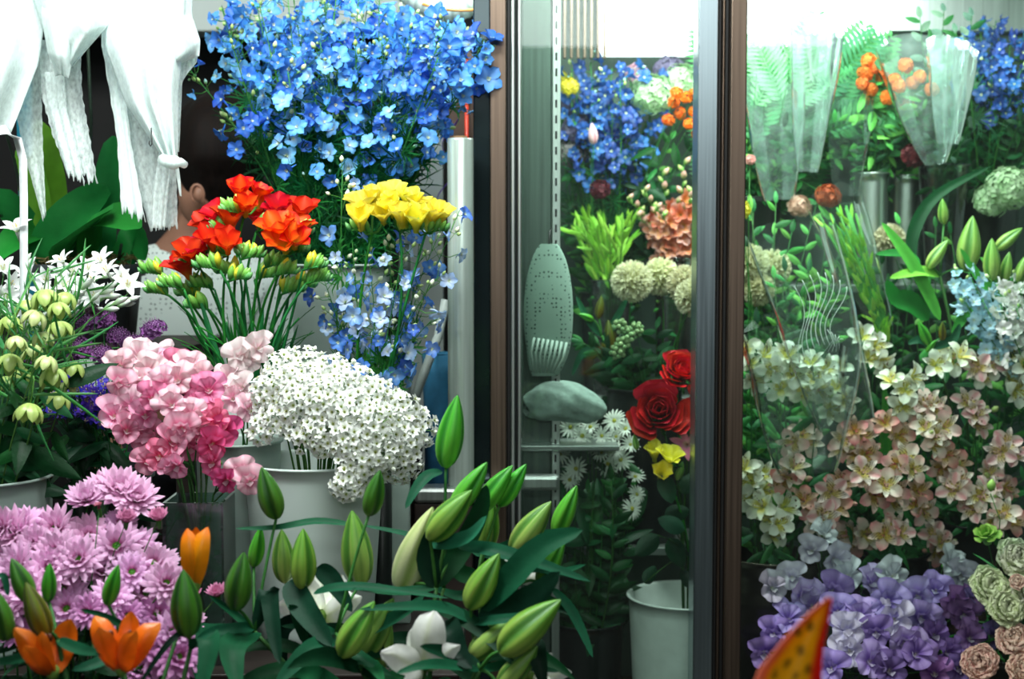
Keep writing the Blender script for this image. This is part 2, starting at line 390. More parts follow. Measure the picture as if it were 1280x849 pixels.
def scab(c1, c2, n=52, r=.0165):
    mb = MB()
    for k in range(n):
        t = (k+.5)/n; a = k*2.39996; d = Vector((cos(a)*sin(t*1.65), sin(a)*sin(t*1.65), cos(t*1.65)))
        pos = Vector((d.x*r, d.y*r, d.z*r*.6)); M = Matrix.Translation(pos) @ rotq(d+rv(.25)).to_matrix().to_4x4()
        c = mix(c1, c2, U(0, 1)); l = .0028+.0052*t; cw = mix(c, C(225, 200, 230), .5)
        for j in range(5):
            mb.petal(j*1.256+U(-.3, .3), l*U(.7, 1.2), l*.75, 55, 15, 2, 2, 1.3, .5, .4, col=lambda tt, q: mix(c, cw, .55*tt*tt), base=.4, M=M)
        mb.tube([pos*.6, pos+d*.001], .0012, .0012, 3, mix(c, (0, 0, 0), .5))
    mb.ball((0, 0, 0), r*.6, 8, 5, mix(c1, (0, 0, 0), .6), .6)
    return mb.mesh('scabiosa_head', PET)
def pins(n=26, r=.010, col=C(210, 170, 215)):
    mb = MB()
    for k in range(n):
        a = k*2.4; rr = r*math.sqrt((k+.5)/n); x, y = rr*cos(a), rr*sin(a)
        mb.tube([(x, y, .006), (x*1.3, y*1.3, .015)], .0003, .0003, 3, C(90, 40, 100)); mb.ball((x*1.3, y*1.3, .015), .0008, 4, 3, col)
    return mb.mesh('pin_cushion', PET)
def bell(L=.028, c1=C(165, 190, 95), c2=C(212, 226, 150)):
    mb = MB()
    def cf(t, q):
        k = .5+.5*sin(t*26)*sin(q*7)
        return mix(mix(c1, c2, k*.6), C(130, 165, 60), .55*(abs(q) > .8)+.35*(abs(q) < .15))
    for k in range(6):
        mb.petal(k*PI/3+(.0), L*1.25, L*.56, -5 if k % 2 else 2, 104 if k % 2 else 98, 8, 4, 1.1, .5, .35, .02, 1, cf, r0=.001, base=.3)
    return mb.mesh('bell_blossom', PETS)
def star(L=.026, W=.0085, n=6, base=C(180, 215, 120), c=C(248, 250, 250), a0=70, a1=5, nm='star_blossom', cup=.3, tube=.014):
    mb = MB()
    for k in range(n):
        mb.petal(k*2*PI/n, L*U(.9, 1.1), W, a0, a1+U(-12, 12), 6, 3, 1.05, .8, cup, col=lambda t, q: mix(base, c, sm(t, .02, .3)), z0=tube, base=.35)
    for k in range(3):
        a = k*2.1; mb.tube([(0, 0, tube), (.003*cos(a), .003*sin(a), tube+L*.5)], .0005, .0007, 4, c, C(215, 200, 120))
    if tube: mb.tube([(0, 0, 0), (0, 0, tube*1.2)], .0013, .0026, 6, C(90, 150, 60), c)
    return mb.mesh(nm, PET)
def mum(s=1.0, open_=1.0, c_tip=C(242, 198, 232), c_in=C(200, 100, 160), rings=((16, .034, 12, -8), (15, .031, 28, 5), (12, .026, 46, 28), (8, .02, 66, 55))):
    mb = MB(); ph = 0
    for i, (n, L, a0, a1) in enumerate(rings):
        for k in range(n):
            mb.petal(ph+k*2*PI/n+U(-.07, .07), L*s*U(.85, 1.08), .0102*s, a0+(1-open_)*45, a1+(1-open_)*60+U(-10, 10), 5, 2, .95, .55, -.45,
                     col=lambda t, q: mix(mix(c_in, c_tip, sm(t, .1, .5)), c_in, .22*(abs(q) < .3)), r0=.004*s, z0=.001*i, base=.5)
        ph += .17
    mb.lathe([(.0015, -.012), (.006*s, -.006), (.0075*s, 0)], 8, C(60, 120, 45))
    return mb.mesh('chrysanthemum_head', PET)
def disc(r, c1, c2, n=40, h=.5):
    mb = MB(); mb.ball((0, 0, 0), r*.95, 10, 6, c1, h)
    for k in range(n):
        a = k*2.4; t = (k+.5)/n; rr = r*math.sqrt(t); z = h*r*math.sqrt(max(0, 1-t*.95))
        mb.ball((rr*cos(a), rr*sin(a), z), r*.13, 4, 3, mix(c1, c2, U(0, 1)), 1.3)
    return mb.mesh('flower_disc', PETS)
def lilybud(L, Rr, c_rib, c_pale, c_dark, n=42, k=14, tipgap=True):
    mb = MB()
    def rf(t, a): return 1-.24*abs(cos(1.5*a))**7 - .0*t
    def cf(t, a):
        g = abs(cos(1.5*a))**5; rib = .75*abs(sin(1.5*a))**14; e = (abs(sin(1.5*a))**2)
        c = mix(c_pale, c_rib, .25+.75*sm(t, -.1, .8)); c = mix(c, c_rib, .5*(1-e)); c = mix(c, c_pale, .55*max(0, sin(15*a+1.57))*sm(t, .02, .3)*(1-.6*t))
        c = mix(c, c_dark, .9*g); return mix(c, c_dark, .7*rib*(t > .06))
    prof = []
    for i in range(k+1):
        t = i/k; prof.append((max(Rr*(sin(PI*min(.995, .06+.94*t**.80)))**.72*(1-.10*t), .0010), L*t))
    mb.lathe(prof, n, cfun=cf, rfun=rf)
    for j in range(3):
        a = j*2.094+.5; mb.ball((.0018*cos(a), .0018*sin(a), L*.992), .0021, 5, 4, mix(c_dark, c_rib, .3), 1.8)
    mb.ball((0, 0, 0), .0042, 8, 4, mix(c_dark, c_pale, .3), .7)
    return mb.mesh('bud', BUDM)
def lilypetal(L, W, a0, a1, base, midc, tip, cup=.5, ruf=.02, spots=0, rib=None, nm='petal'):
    mb = MB(); rr = random.Random(3); sp = [(rr.uniform(.1, .5), rr.uniform(-.7, .7)) for _ in range(spots)]
    def cf(t, q):
        c = mix(mix(base, midc, sm(t, 0, .4)), tip, sm(t, .5, 1))
        if rib: c = mix(c, rib, .55*(1-min(1, abs(q)*4))*(1-t*.6))
        return c
    mb.petal(0, L, W, a0, a1, 12, 8, 1.15, .62, cup, ruf, 1.7, cf, r0=.004, base=.25, ph=U(0, 6))
    return mb.mesh(nm, PETS)
def rose_petal(r, L, W, a0, a1, c1, c2):
    mb = MB(); mb.petal(0, L, W, a0, a1, 8, 8, 1.9, .42, .42, .015, 1.4, lambda t, q: mix(c1, c2, sm(t, .2, 1)*.8+.2*abs(q)), r0=r, base=.5, ph=U(0, 6)); return mb.mesh('petal', PET)
def pompon(r=.042, n=230, c1=C(205, 205, 150), c2=C(238, 236, 205)):
    mb = MB()
    for k in range(n):
        z = 1-1.7*(k+.5)/n; q = math.sqrt(max(0, 1-z*z)); a = k*2.39996; d = Vector((q*cos(a), q*sin(a), z))
        M = Matrix.Translation(d*r*.45) @ rotq(d+rv(.15)).to_matrix().to_4x4()
        for j in range(2):
            mb.petal(U(0, 6), r*.62, .0075, 88-j*14, 62, 3, 2, 1.2, .5, .6, col=lambda t, s: mix(c1, c2, t), base=.6, M=M)
    mb.ball((0, 0, 0), r*.75, 10, 7, c1)
    return mb.mesh('pompon_head', PET)
def daisy(n=17, L=.021, W=.0042, c=C(232, 240, 228), a1=-5, nm='daisy_head'):
    mb = MB()
    for k in range(n): mb.petal(k*2*PI/n+U(-.1, .1), L*U(.85, 1.1), W, 25, a1+U(-15, 15), 4, 2, .9, .55, .5, col=c, r0=.003, base=.5)
    mb.lathe([(.001, -.008), (.004, -.003), (.004, 0)], 7, C(70, 120, 50))
    return mb.mesh(nm, PET)
def alstro(outer, tipc, inner, fleck=C(60, 14, 18), s=1.0, pink=None):
    mb = MB(); ph = 0
    for k in range(3):
        def cf(t, q):
            c = mix(C(200, 212, 150), outer, sm(t, 0, .25)); c = mix(c, tipc, sm(t, .4, 1)*.8)
            if pink: c = mix(c, pink, .75*(1-min(1, abs(q)*1.7))*sm(t, .1, .7))
            return c
        mb.petal(ph+k*2*PI/3, .037*s, .0225*s, 68, U(-18, 8), 8, 5, 1.5, .5, .35, .03, 1.2, cf, base=.3, ph=U(0, 6))
    for k in range(3):
        def ci(t, q):
            c = mix(inner, outer, sm(t, .42, .78)); c = mix(C(190, 205, 140), c, sm(t, 0, .25))
            if fleck and .3 < t < .85 and (int(t*12)+int((q+1)*3.5)) % 2: c = mix(c, fleck, .8)
            return mix(c, tipc, .5*sm(t, .85, 1))
        mb.petal(ph+PI/3+k*2*PI/3+U(-.1, .1), .040*s, .0135*s, 74, U(2, 22), 14, 6, 1.2, .7, .35, .0, 1, ci, base=.3)
    for k in range(5):
        a = U(0, 6); mb.tube([(0, 0, .008*s), (.004*cos(a), .004*sin(a), .022*s), (.009*cos(a), .009*sin(a)-.003, .030*s)], .0005, .0005, 4, tipc); mb.ball((.009*cos(a), .009*sin(a)-.003, .030*s), .0013, 5, 3, C(110, 80, 50), 1.5)
    mb.lathe([(.001, -.012*s), (.0035*s, -.006*s), (.003*s, .002)], 6, C(80, 130, 60))
    return mb.mesh('alstroemeria_blossom', PET)
def carn(c1, c2, r=.030, n=60, ruf=.16):
    mb = MB()
    for k in range(n):
        t = (k+.5)/n; a = k*2.4; el = 88-75*t
        mb.petal(a, r*(1.0-.1*t)*U(.85, 1.1), r*U(.7, .95), min(88, el+18), el-15+U(-16, 16), 5, 10, 2.2, .38, U(-.2, .3), ruf, U(3, 5), lambda tt, q: mix(c1, c2, sm(tt, .5, 1)), r0=.001+.006*t, base=.25, ph=U(0, 6))
    mb.lathe([(.002, -.022), (.007, -.016), (.008, -.002)], 8, C(110, 160, 90))
    return mb.mesh('carnation_head', PET)
def cluster(n, r, fr, c1, c2, nm='flower_cluster', flat_=.7, kind='star'):
    mb = MB()
    for k in range(n):
        z = 1-1.35*(k+.5)/n; q = math.sqrt(max(0, 1-z*z)); a = k*2.39996; d = Vector((q*cos(a), q*sin(a), z*flat_))
        M = Matrix.Translation(d*r*U(.88, 1.05)) @ rotq(d+rv(.3)).to_matrix().to_4x4(); c = mix(c1, c2, U(0, 1))
        if kind == 'ball': mb.ball(d*r, fr, 6, 4, c)
        else:
            for j in range(4): mb.petal(j*PI/2+U(-.3, .3), fr, fr*.85, 35, 0, 2, 2, 1.2, .5, .2, col=c, base=.5, M=M)
    mb.ball((0, 0, 0), r*.72, 8, 5, mix(c1, C(40, 80, 40), .6), flat_)
    return mb.mesh(nm, PET)

# ------------------------------------------------------------------ the setting
def struct(name, boxes, mat):
    mb = MB()
    for a, b in boxes: mb.box(a, b)
    o = bpy.data.objects.new(name, mb.mesh(name, mat, False)); link(o); o['kind'] = 'structure'
    m = o.modifiers.new('bevel', 'BEVEL'); m.width = .003; m.segments = 1
    return o
struct('floor', [((-2.2, -.6, -.06), (2.2, 3.9, 0))], FLOORM)
struct('wall_back', [((-2.2, 3.6, 0), (2.2, 3.7, 2.7))], BLACKWALL)
struct('wall_left', [((-1.75, 1.4, 0), (-1.65, 3.6, 2.7))], PALEWALL)
struct('ceiling', [((-2.2, 1.2, 2.7), (2.2, 3.9, 2.78))], PALEWALL)
struct('trim_1', [((-1.64, 3.28, 1.725), (-.10, 3.38, 2.10))], PALEWALL)
struct('trim_2', [((-1.64, 3.28, 0), (-1.32, 3.38, 1.725))], PALEWALL)

def boxpart(name, a, b, mat, parent, bev=.002, label=None):
    mb = MB(); mb.box(a, b); o = part(name, mb, mat, parent, label, smooth=False)
    if bev:
        m = o.modifiers.new('bevel', 'BEVEL'); m.width = bev; m.segments = 2
    return o

# ---- the flower cooler with its sliding glass doors
X = lambda px, y=2.45: (px-640)/F*y
ck = thing('flower_cooler', 'tall steel flower cooler with sliding glass doors and lit interior', 'cooler', (.6, 2.8, 0))
boxpart('base', (-.066, 2.44, 0), (1.36, 3.2, .27), BRONZE, ck)
boxpart('back_panel', (-.05, 3.14, .27), (1.36, 3.2, 1.95), flat('cooler_liner', C(58, 80, 70), .5, 0, .15, 5, .03), ck)
boxpart('side_panel', (-.066, 2.52, .27), (-.012, 3.14, 1.95), DULL, ck)
boxpart('side_panel', (1.32, 2.5, .27), (1.36, 3.14, 1.95), DULL, ck)
boxpart('roof_panel', (-.066, 2.44, 1.95), (1.36, 3.2, 2.05), STEEL, ck)
boxpart('post', (X(592), 2.455, .27), (X(613), 2.52, 1.95), flat('smoked_strip', C(40, 52, 54), .12, .6, .2, 5, .02), ck, label='dark smoky strip along the post')
boxpart('post', (X(613), 2.43, .27), (X(633), 2.50, 1.95), BRONZE, ck)
boxpart('gasket', (X(633)+.0003, 2.445, .27), (X(638.5), 2.50, 1.95), RUBBER, ck)
boxpart('frame_strip', (X(639), 2.44, .27), (X(643.5), 2.50, 1.95), STEEL, ck)
boxpart('gasket', (X(644), 2.448, .27), (X(647), 2.50, 1.95), RUBBER, ck)
boxpart('frame_strip', (X(647.3), 2.443, .27), (X(651.5), 2.50, 1.95), STEEL, ck)
# sliding door seen in the middle
boxpart('glass_pane', (X(652), 2.474, .30), (X(882), 2.480, 1.93), GLASS, ck, 0)
boxpart('frame_strip', (X(652), 2.466, .27), (X(870), 2.49, .30), STEEL, ck)
boxpart('door_stile', (X(868.5), 2.43, .27), (X(893), 2.50, 1.95), flat('cool_steel', C(150, 165, 170), .3, 1, .15, 5, .05, stretch=(40, 40, .6)), ck)
boxpart('gasket', (X(893.4), 2.435, .27), (X(897.5), 2.48, 1.95), RUBBER, ck)
boxpart('frame_strip', (X(898), 2.425, .27), (X(900.5), 2.48, 1.95), BRONZE, ck)
boxpart('gasket', (X(901), 2.43, .27), (X(906), 2.48, 1.95), RUBBER, ck)
boxpart('door_stile', (X(906.4), 2.41, .27), (X(926), 2.46, 1.95), BRONZE, ck)
boxpart('glass_pane', (X(922), 2.432, .30), (1.34, 2.438, 1.93), GLASS, ck, 0)
boxpart('frame_strip', (X(926), 2.42, .27), (1.34, 2.45, .30), STEEL, ck)
boxpart('post', (1.34, 2.43, .27), (1.36, 2.52, 1.95), BRONZE, ck)
# inner column with slotted upright, seen through the glass
boxpart('inner_column', (X(653, 2.6), 2.60, .27), (X(689, 2.6), 2.63, 1.95), flat('inner_steel', C(96, 112, 104), .35, .7, .3, 4, .05, stretch=(30, 30, .7)), ck)
boxpart('slotted_upright', (X(690, 2.6), 2.585, .27), (X(700, 2.6), 2.61, 1.95), STEEL, ck, .001)
mb = MB()
for i in range(46):
    z = .62+i*.028; mb.box((X(693.5, 2.585), 2.5835, z), (X(696, 2.585), 2.5855, z+.014))
o = part('slot', mb, RUBBER, ck, smooth=False); o['kind'] = 'stuff'
boxpart('ledge', (-.165, 2.375, .806), (-.012, 2.428, .832), STEEL, ck, .006, 'polished horizontal steel rail beside the cooler')
boxpart('ledge', (X(651, 2.5), 2.50, .806), (X(700, 2.5), 2.53, .832), STEEL, ck, .006)
boxpart('side_cabinet', (-.165, 2.38, 0), (-.067, 2.78, .805), WOOD, ck)
ssm = flat('shelf_steel', C(150, 160, 155), .35, .8, .2, 6, .05)
boxpart('shelf', (.09, 2.70, .645), (.385, 2.885, .66), ssm, ck)
boxpart('shelf', (.09, 2.89, .915), (.385, 3.13, .93), ssm, ck)
boxpart('shelf', (.40, 2.86, 1.145), (1.31, 3.13, 1.16), ssm, ck)
boxpart('lamp_panel', (.185, 3.06, 1.645), (.42, 3.11, 1.86), LAMP, ck, .004, 'glowing white light panel')
boxpart('lamp_panel', (.50, 3.06, 1.665), (.80, 3.11, 1.86), LAMP, ck, .004, 'glowing white light panel')
boxpart('lamp_bracket', (.20, 3.11, 1.70), (1.2, 3.14, 1.80), STEEL, ck)
for i in range(7):
    x = X(703, 2.95)+i*X(648.2, 2.95); boxpart('grille_slat', (x, 2.93, 1.62), (x+.0055, 2.945, 1.93), BRONZE, ck, .001)

# ---- tiered display stand on the left
st = thing('display_stand', 'dark wooden tiered stand holding the buckets outside the cooler', 'stand', (-.5, 2.0, 0))
B0, B1, B2, B3, B4 = .40, .675, .80, .92, 1.075
for (x0, x1, y0, y1, z) in ((-1.0, .12, 1.38, 1.83, B0), (-1.05, -.07, 1.85, 2.19, B1), (-1.05, -.17, 2.2, 2.375, B2), (-.52, -.17, 2.39, 2.66, B3), (-1.15, -.53, 2.32, 2.62, B4)):
    boxpart('shelf_board', (x0, y0, z-.02), (x1, y1, z), WOOD, st)
    for (lx, ly) in ((x0+.02, y0+.02), (x1-.04, y0+.02), (x0+.02, y1-.04), (x1-.04, y1-.04)):
        if z > 1.0: ly += .05*(ly < 2.4)+.0; 
        boxpart('leg', (lx, ly, 0), (lx+.025, ly+.025, z-.02), WOOD, st)
boxpart('back_board', (-.52, 2.665, 0), (-.17, 2.68, .9), WOOD, st)

# ---- bits between the stand and the cooler
def lathe_thing(name, label, cat, c, prof, mat, n=32, group=None, cfun=None):
    root = thing(name, label, cat, c, group); mb = MB(); mb.lathe([(r, z) for r, z in prof], n, cx=0, cy=0)
    o = bpy.data.objects.new('body', mb.mesh('body', mat)); link(o, root); return root
tf = thing('wrapping_film_roll', 'upright silvery roll of wrapping film standing beside the cooler post', 'roll', (-.0865, 2.402, .832))
mb = MB(); mb.lathe([(.0, 0), (.0215, 0), (.0222, .004), (.0222, .585), (.0215, .588), (.012, .588), (.012, .57), (0, .57)], 32)
link(bpy.data.objects.new('film', mb.mesh('film', flat('silver_film', C(205, 222, 212), .22, .55, .25, 4, .1, stretch=(30, 30, .5)))), tf)
mb = MB(); mb.lathe([(.0118, .56), (.0118, .592), (.009, .592), (.009, .56)], 20)
link(bpy.data.objects.new('cardboard_core', mb.mesh('core', flat('card', C(120, 90, 60), .8))), tf)
o = boxpart('x', (0, 0, 0), (1, 1, 1), WOOD, st); bpy.data.objects.remove(o)
def solo(name, mb, mat, label, cat, loc=(0, 0, 0), smooth=True, group=None, bev=0):
    o = bpy.data.objects.new(name, mb.mesh(name, mat, smooth, Vector(loc))); link(o); o.location = loc; tag(o, label, cat, group)
    if bev: m = o.modifiers.new('bevel', 'BEVEL'); m.width = bev; m.segments = 2
    return o
mb = MB(); mb.box((-.20, 2.80, 0), (-.135, 2.83, 1.62)); solo('white_board', mb, PALEWALL, 'narrow pale board standing behind the film roll', 'board', (-.17, 2.81, 0), False, bev=.002)
mb = MB(); mb.box((-.125, 2.80, 0), (-.075, 2.83, 1.95)); solo('wooden_plank', mb, flat('brown_plank', C(92, 70, 56), .6, 0, .3, 8, .2), 'upright brown plank beside the cooler corner', 'plank', (-.1, 2.81, 0), False, bev=.002)
mb = MB(); mb.tube([(-.088, 2.785, .0), (-.088, 2.785, 1.6)], .004, .004, 8, C(225, 70, 40)); solo('red_rod', mb, PETS, 'thin orange red rod in front of the brown plank', 'rod', (-.088, 2.785, 0))
mb = MB(); mb.tube([P(557, 375, 2.53), P(548, 420, 2.525), (-.186, 2.5, .935)], .008, .0085, 12, C(178, 190, 184)); solo('grey_pipe', mb, PETS, 'thin pale grey pipe leaning behind the light blue flowers', 'pipe', (-.186, 2.5, .93))
mb = MB()
rows = []; cols = []
for i in range(9):
    t = i/8; row = []; 
    for j in range(20):
        a = 2*PI*j/20; q = 1-.22*t+.06*sin(3*a+t*4)
        row.append(Vector((-.126+.036*q*cos(a)-.01*t, 2.6+.06*q*sin(a), .8065+.27*t-.04*(t > .9)))); 
    rows.append(row); cols.append([mix(C(30, 80, 110), C(50, 115, 145), t)]*20)
mb.grid(rows, cols, 0, True); solo('blue_bag', mb, tintmat('blue_cloth', .7, 0, .1, .2, .4, 60), 'crumpled dark blue bag on the low cabinet beside the cooler', 'bag', (-.126, 2.6, .8065))
# purple curling ribbon
rt = []; rc = []
for i in range(60):
    t = i/59; c = P(566-14*t+9*sin(t*15), 128+165*t, 2.70); a = t*15
    rt.append([c+Vector((cos(a)*.004, sin(a)*.004, -.006)), c+Vector((-cos(a)*.004, -sin(a)*.004, .006))]); rc.append([C(120, 70, 190)]*2)
mb = MB(); mb.grid(rt, rc); o = solo('purple_ribbon', mb, PETS, 'curling purple ribbon hanging beside the film roll', 'ribbon', P(566, 128, 2.7)); m = o.modifiers.new('s', 'SOLIDIFY'); m.thickness = .0006
# flexible duct
def duct(name, pts, r, label, N=90):
    path = []
    for i in range(N+1):
        u = i/N*(len(pts)-1); k = min(int(u), len(pts)-2); f = u-k
        p0, p1, p2, p3 = pts[max(k-1, 0)], pts[k], pts[k+1], pts[min(k+2, len(pts)-1)]
        path.append(.5*((2*p1)+(p2-p0)*f+(2*p0-5*p1+4*p2-p3)*f*f+(3*p1-p0-3*p2+p3)*f**3))
    mb = MB(); rows = []; cols = []; ref = Vector((0, 1, 0))
    for i, p in enumerate(path):
        t = (path[min(i+1, N)]-path[max(i-1, 0)]).normalized(); a = (ref-t*ref.dot(t)).normalized(); b = t.cross(a); rr = r*(1+.07*(i % 3 == 0))
        rows.append([p+a*cos(2*PI*k/18)*rr+b*sin(2*PI*k/18)*rr for k in range(18)]); cols.append([C(205, 216, 208) if i % 3 else C(150, 165, 158)]*18)
    mb.grid(rows, cols, 0, True); return solo(name, mb, PETS, label, 'hose', path[0])
duct('flexible_hose', [P(470, -75, 2.78), P(500, -25, 2.74), P(545, 4, 2.72), P(582, 0, 2.72), P(590, -50, 2.75), P(588, -130, 2.8)], .030, 'white ribbed flexible hose curving above the blue delphiniums')
duct('flexible_hose', [P(548, -40, 2.95), P(535, 30, 2.93), P(522, 90, 2.91), P(516, 200, 2.9), P(514, 420, 2.9), Vector((-.2, 2.92, .3)), Vector((-.2, 2.92, .03))], .024, 'pale ribbed hose running down behind the blue delphiniums', 150)
mb = MB(); mb.tube([P(528+10*i, 5+3.2*i-.32*i*i, 2.67) for i in range(8)], .0028, .0028, 6, C(180, 120, 50)); solo('brown_cable', mb, PETS, 'brown cable looped under the white ribbed hose', 'cable', P(528, 5, 2.67))

# ---- vessels
def vessel(name, label, cat, c, zb, zr, r, mat, rb=None, lip=.004, ribs=0, wall=.003, n=40, water=None, group=None):
    rb = rb or r*.84; root = thing(name, label, cat, (c[0], c[1], zb), group); H = zr-zb
    prof = [(0, 0), (rb*.96, 0), (rb, .004)]
    K = 14 if not ribs else 40
    for i in range(1, K):
        t = i/K; rr = rb+(r-rb)*t
        if ribs and any(abs(t-q) < .018 for q in ribs_at(ribs)): rr += .0035
        prof.append((rr, .004+(H-.008)*t))
    prof += [(r, H-.004), (r+lip, H-.003), (r+lip*1.1, H-.0005), (r+lip*.6, H+.0008), (r-wall*.4, H), (r-wall, H-.004), (rb-wall, .01), (0, .01)]
    mb = MB(); mb.lathe(prof, n); link(bpy.data.objects.new('body', mb.mesh('body', mat)), root)
    return Ves(c, zb+.008, zr, r-wall)
def ribs_at(k): return [.55+.4*i/(k-1) for i in range(k)]
pw = P(393, 574, 2.05); V_white = vessel('flower_bucket', 'white enamel bucket holding the dome of tiny white flowers', 'bucket', (pw.x, pw.y), B1, pw.z, .1, ENAMEL, .082)
pw = P(338, 567, 2.16)
V_grey = vessel('flower_bucket', 'grey bucket half hidden behind the white enamel bucket', 'bucket', (-.405, 2.09), B1, .955, .062, DULL, .055)
V_left = vessel('flower_bucket', 'grey green bucket at the left edge holding pale green bells', 'bucket', (-.735, 1.94), B1, P(10, 592, 1.97).z, .098, DULL, .09)
V_scab = vessel('flower_bucket', 'dark bucket of purple scabiosa in the shade behind pink blossoms', 'bucket', (-.60, 2.11), B1, .90, .06, DARKM)
V_star = vessel('flower_bucket', 'dark bucket of white star flowers in front of the orchid pot', 'bucket', (-.80, 2.12), B1, .93, .06, DARKM)
V_fre = vessel('flower_bucket', 'white bucket of orange freesias behind the pink sweet peas', 'bucket', (P(315, 455, 2.3).x, 2.285), B2, 1.03, .075, ENAMEL, .065)
V_yel = vessel('flower_bucket', 'dark bucket of yellow and light blue flowers behind white dome', 'bucket', (P(478, 480, 2.3).x-.03, 2.285), B2, .985, .052, DARKM)
V_del = vessel('flower_bucket', 'grey bucket at the back holding the big blue delphiniums', 'bucket', (P(425, 323, 2.5).x, 2.505), B3, P(425, 330, 2.5).z, .088, DULL)
V_mum = vessel('flower_bucket', 'dark bucket under the pink daisy chrysanthemums', 'bucket', (-.58, 1.70), B0, .62, .10, DARKM)
V_olily = vessel('flower_bucket', 'small dark bucket in front holding orange lilies', 'bucket', (-.42, 1.46), B0, .62, .06, DARKM)
V_lily = vessel('flower_bucket', 'dark bucket in front holding the budding green lilies', 'bucket', (-.10, 1.72), B0, .60, .10, DARKM)
V_rose = vessel('flower_bucket', 'white bucket with worn side inside the cooler under red roses', 'bucket', (P(862, 745, 2.6).x, 2.61), .27, P(862, 748, 2.62).z, .107, flat('worn_enamel', C(196, 208, 202), .35, 0, .12, 30, .1), .092)
V_daisy = vessel('flower_bucket', 'dark bucket in the cooler under the small white daisies', 'bucket', (P(735, 600, 2.7).x, 2.70), .27, .52, .07, DARKM)
V_pomp = vessel('flower_bucket', 'black shiny bucket on cooler shelf below the cream pompons', 'bucket', (.26, 2.785), .66, P(800, 487, 2.75).z, .075, DARKM)
V_rib = vessel('flower_bucket', 'ribbed steel bucket just right of the brown door stile', 'bucket', (P(965, 700, 2.62).x, 2.60), .27, .67, .088, flat('old_steel', C(96, 92, 82), .3, .9, .4, 8, .05), .085, ribs=4, n=48)
V_pink = vessel('flower_bucket', 'dark bucket hidden under the pink alstroemerias', 'bucket', (.74, 2.77), .27, .64, .08, DARKM)
V_lav = vessel('flower_bucket', 'dark bucket under the lavender sweet peas', 'bucket', (.64, 2.54), .27, .45, .08, DARKM)
V_carn = vessel('flower_bucket', 'dark bucket under the pale green carnations', 'bucket', (.90, 2.56), .27, .50, .08, DARKM)
V_glily = vessel('flower_bucket', 'dark tall bucket under the green lily buds in the cooler', 'bucket', (.92, 2.76), .27, .70, .08, DARKM)
V_pdel = vessel('flower_bucket', 'dark bucket under the pale blue delphiniums in the cooler', 'bucket', (1.09, 2.66), .27, .70, .07, DARKM)
SS = flat('mirror_steel', C(195, 205, 198), .34, 1, .15, 5, .03, stretch=(20, 20, .5))
SB1 = P(1092, 216, 2.9); V_sb1 = vessel('steel_vase', 'left polished steel cylinder on the cooler shelf', 'vase', (SB1.x, SB1.y+.02), 1.16, SB1.z, .034, SS, .034)
SB2 = P(1125, 218, 2.95); V_sb2 = vessel('steel_vase', 'right polished steel cylinder on the cooler shelf', 'vase', (SB2.x+.026, SB2.y+.05), 1.16, SB2.z, .034, SS, .034)
V_gv = vessel('glass_vase', 'flared clear glass vase right of the polished steel cylinders', 'vase', (P(1170, 207, 2.93).x+.012, 2.93), 1.16, P(1170, 207, 2.93).z, .052, VGLASS, .032)
V_fern = vessel('flower_bucket', 'dark bucket of ferns on the cooler shelf behind cellophane', 'bucket', (.50, 3.02), 1.16, 1.34, .07, DARKM)
V_bgl = vessel('flower_bucket', 'dark bucket on the shelf under the deep blue delphiniums', 'bucket', (1.00, 3.02), 1.16, 1.36, .07, DARKM)
V_mid = vessel('flower_bucket', 'dark bucket on back shelf under the blurred blue delphiniums', 'bucket', (.195, 3.03), .93, 1.14, .05, DARKM)
V_gb = vessel('glass_vase', 'small glass vase holding the lime green bunch on cooler shelf', 'vase', (P(765, 350, 2.93).x, 2.955), .93, P(765, 350, 2.93).z, .042, VGLASS, .036)
V_pch = vessel('glass_vase', 'glass vase under the peach snapdragons beside the door stile', 'vase', (P(848, 322, 2.93).x+.0, 2.97), .93, P(848, 322, 2.95).z, .045, VGLASS, .04)

# square glass vase of sweet peas
sqc = (P(249, 620, 1.95).x, P(249, 620, 1.95).y); gz = P(249, 622, 1.95).z
vt = thing('glass_vase', 'rectangular clear glass vase holding the pink sweet peas', 'vase', (sqc[0], sqc[1], B1))
hw = .041; mb = MB()
for (a, b, c, d) in ((-hw, -hw, hw, -hw+.004), (-hw, hw-.004, hw, hw), (-hw, -hw+.0045, -hw+.004, hw-.0045), (hw-.004, -hw+.0045, hw, hw-.0045)):
    mb.box((a, b, .0), (c, d, gz-B1))
mb.box((-hw+.0045, -hw+.0045, 0), (hw-.0045, hw-.0045, .012))
o = bpy.data.objects.new('glass_wall', mb.mesh('glass_wall', VGLASS, False)); link(o, vt)
V_sq = Ves(sqc, B1+.012, gz, .034)
# slim vase in front carrying the spotted orange lily
so = thing('plant_stool', 'dark round stool in front under the spotted orange lily', 'stool', (.27, 1.12, 0))
mb = MB(); mb.lathe([(0, .5), (.11, .5), (.115, .51), (.115, .525), (.11, .53), (0, .53)], 28); link(bpy.data.objects.new('seat', mb.mesh('seat', WOOD)), so)
for k in range(3):
    a = k*2.1; mb = MB(); mb.tube([(.10*cos(a), .10*sin(a), 0), (.06*cos(a), .06*sin(a), .5)], .011, .011, 8); o = bpy.data.objects.new('leg', mb.mesh('leg', WOOD)); link(o, so)
V_front = vessel('flower_bucket', 'slim dark vase in front holding the spotted orange lily', 'vase', (.27, 1.12), .53, .72, .035, DARKM)
# ------------------------------------------------------------------ plants outside the cooler
TOCAM = Vector((0, -1, .1))
def face(p, c=None, up=.3, cam_=.8, out=.8, j=.5):
    v = TOCAM*cam_+Z*up+rv(j)
    if c is not None:
        o = p-c
        if o.length > 1e-4: v += o.normalized()*out
    return v.normalized()

